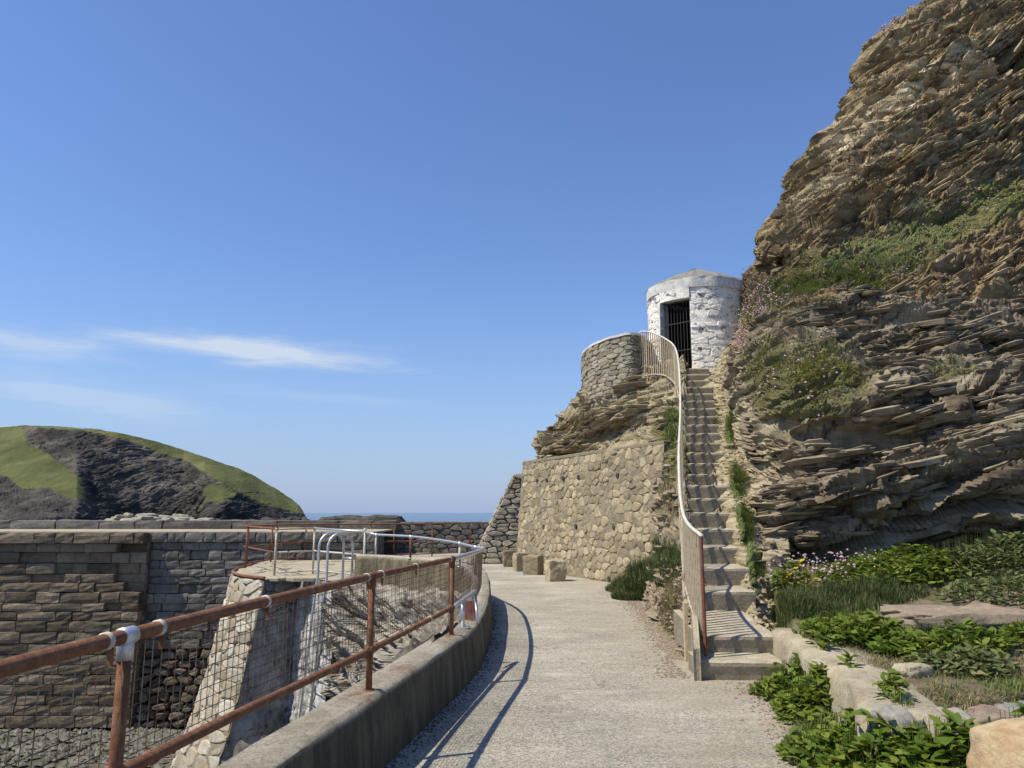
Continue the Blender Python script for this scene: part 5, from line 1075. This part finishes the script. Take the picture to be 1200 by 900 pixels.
for x0, y0, a, b, h, lb, sd in ((858, 505, 10, 34, .17, 'grass tuft right of the upper steps, highest of the stairside tufts', 21), (864, 567, 11, 34, .17, 'grass tuft right of the steps at mid flight, leaning on the rubble', 22), (872, 618, 12, 34, .16, 'grass tuft right of the steps just above the lowest stairside tuft', 23), (884, 668, 14, 32, .18, 'lowest grass tuft right of the steps above the landing', 24), (838, 497, 5, 4, .16, 'tiny green tuft on the right end of an upper step', 25)):
    turf('grass_tuft', pick(SV, 3400 if b > 5 else 200, lambda P, x, y: np.clip(1-((x-x0)/a)**2-((y-y0)/b)**2, 0, 1), sd)[0], h, .005, 'grass_fresh', lb, seed=sd, group='grass tufts beside the stairs', lean=1.1)
# vegetation on the cliff
def cpick(n, w, seed):
    g = np.random.default_rng(seed); w = np.clip(w, 0, None); i = g.choice(len(CVEG), n, p=w/w.sum()); return CV.reshape(-1, 3)[i]-CN.reshape(-1, 3)[i]*.02, CN.reshape(-1, 3)[i]*.6+np.array([0, 0, .6])
patchy = fbm(CV.reshape(-1, 3)*1.5, 4, 55)
fresh = np.clip(1.3-np.abs(CPY-(380-(CPX-870)*.42)+12)/34, 0, 1)*sm(1130, 1040, CPX)*sm(870, 930, CPX)+.8*np.clip(1-((CPX-1165)/40)**2-((CPY-232)/22)**2, 0, 1)
for nm, n, w, h, wd, mt, sd in (('cliff_moss', 42000, np.clip(CVEG-.3, 0, 1)*(patchy > -.05), .085, .016, 'moss', 41), ('cliff_heath', 34000, np.clip(CVEG-.2, 0, 1)*(patchy < .12), .085, .012, 'heath', 42), ('cliff_grass', 38000, fresh*(patchy > -.3), .12, .011, 'grass_fresh', 43)):
    P, up = cpick(n, w, sd); V, F = blades(P, h, wd, .9, sd, up); tag(obj(nm, mesh(nm, V, F), MAT[mt]), kind='stuff')
w = np.clip(1.2-((CPX-893)/38)**2-((CPY-352)/30)**2, 0, 1)+.9*np.clip(1-((CPX-868)/16)**2-((CPY-395)/22)**2, 0, 1)+.25*np.clip(CVEG-.2, 0, 1)*(patchy > .1)+.6*np.clip(1-((CPX-1150)/45)**2-((CPY-235)/16)**2, 0, 1)
P, up = cpick(5200, w, 51); V, F = chips(P+up*np.random.default_rng(1).uniform(.03, .12, (5200, 1)), .020, 5, .8); tag(obj('pink_thrift_flowers', mesh('pink_thrift_flowers', V, F), MAT['thrift']), kind='stuff')
w = np.clip(1-((CPX-1035)/30)**2-((CPY-32)/24)**2, 0, 1); P, up = cpick(700, w, 52); V, F = chips(P+up*.1, .03, 5, .8); tag(obj('clifftop_thrift', mesh('clifftop_thrift', V, F), MAT['thrift']), kind='stuff')
w = (np.clip(1-((CPX-1000)/90)**2-((CPY-205)/30)**2, 0, 1)); P, up = cpick(1500, w, 53); V, F = blades(P, .45, .006, 1.6, 3, np.tile([-.1, -.5, -.5], (1500, 1))); tag(obj('dead_roots', mesh('dead_roots', V, F), MAT['twig']), kind='stuff')
# thrift and daisies at the cliff foot
P = disc((4.2, 10.2), .6, 260, 61, 1.6); P[:, 2] += np.random.default_rng(3).uniform(.10, .32, 260); V, F = chips(P, .016, 6, .9); V2, F2 = blades(P-np.array([0, 0, .3]), .32, .002, .1, 5)
t = thing('thrift_clump', (4.1, 9.9, .6), 'clump of pale pink thrift flowers at the dark cliff foot', 'flowers'); o = obj('flower_heads', mesh('flower_heads', V, F), MAT['thrift'], t); o['kind'] = 'stuff'; o = obj('stalks', mesh('stalks', V2, F2), MAT['grass_dark'], t); o['kind'] = 'stuff'
# loose gravel: beside the path, on the bank, on the terrace, on the harbour floor
g = np.random.default_rng(17); n = 5200
Y = g.uniform(4.2, 17, n); ed = np.interp(Y, [4, 5.08, 6.2, 7.65, 7.7, 8.6, 10.3, 12.8, 15, 17], [1.95, 2.09, 2.3, 2.45, 1.75, 1.9, 2.1, 2.25, 2.4, 2.5]); X = ed-np.abs(g.normal(0, .16, n)); ok = ~((Y < 8.6) & (Y > 7.5) & (X > 1.75))
P = np.stack([X, Y, np.full(n, .004)], 1)[ok]; V, F = chips(P, .011, 7); tag(obj('loose_gravel', mesh('loose_gravel', V, F), MAT['tan_slab']), kind='stuff')
P, _ = pick(EV, 1500, lambda P, x, y: (P[:, 1] < 13)*(P[:, 2] < .9)*1.0, 71); V, F = chips(P, .028, 8); tag(obj('bank_rubble', mesh('bank_rubble', V, F), MAT['tan_slab']), kind='stuff')
P, _ = pick(SV, 1800, lambda P, x, y: np.ones(len(P)), 72); V, F = chips(P, .035, 9); tag(obj('stairside_rubble', mesh('stairside_rubble', V, F), MAT['retaining_stone']), kind='stuff')
P = np.stack([g.uniform(-22, -6.5, 2600), 25.6-np.abs(g.normal(0, 2.2, 2600)), np.full(2600, -5.3)], 1); V, F = chips(P, .11, 10, .5); tag(obj('harbour_stones', mesh('harbour_stones', V, F), MAT['grey_block']), kind='stuff')
P = np.stack([g.uniform(-22, -6, 9000), g.uniform(14, 25, 9000), np.full(9000, -5.3)], 1); P = P[fbm(P*.7, 4, 12) > .12]; V, F = blades(P, .12, .03, 2.2, 12); tag(obj('seaweed', mesh('seaweed', V, F), MAT['grass_dark']), kind='stuff')
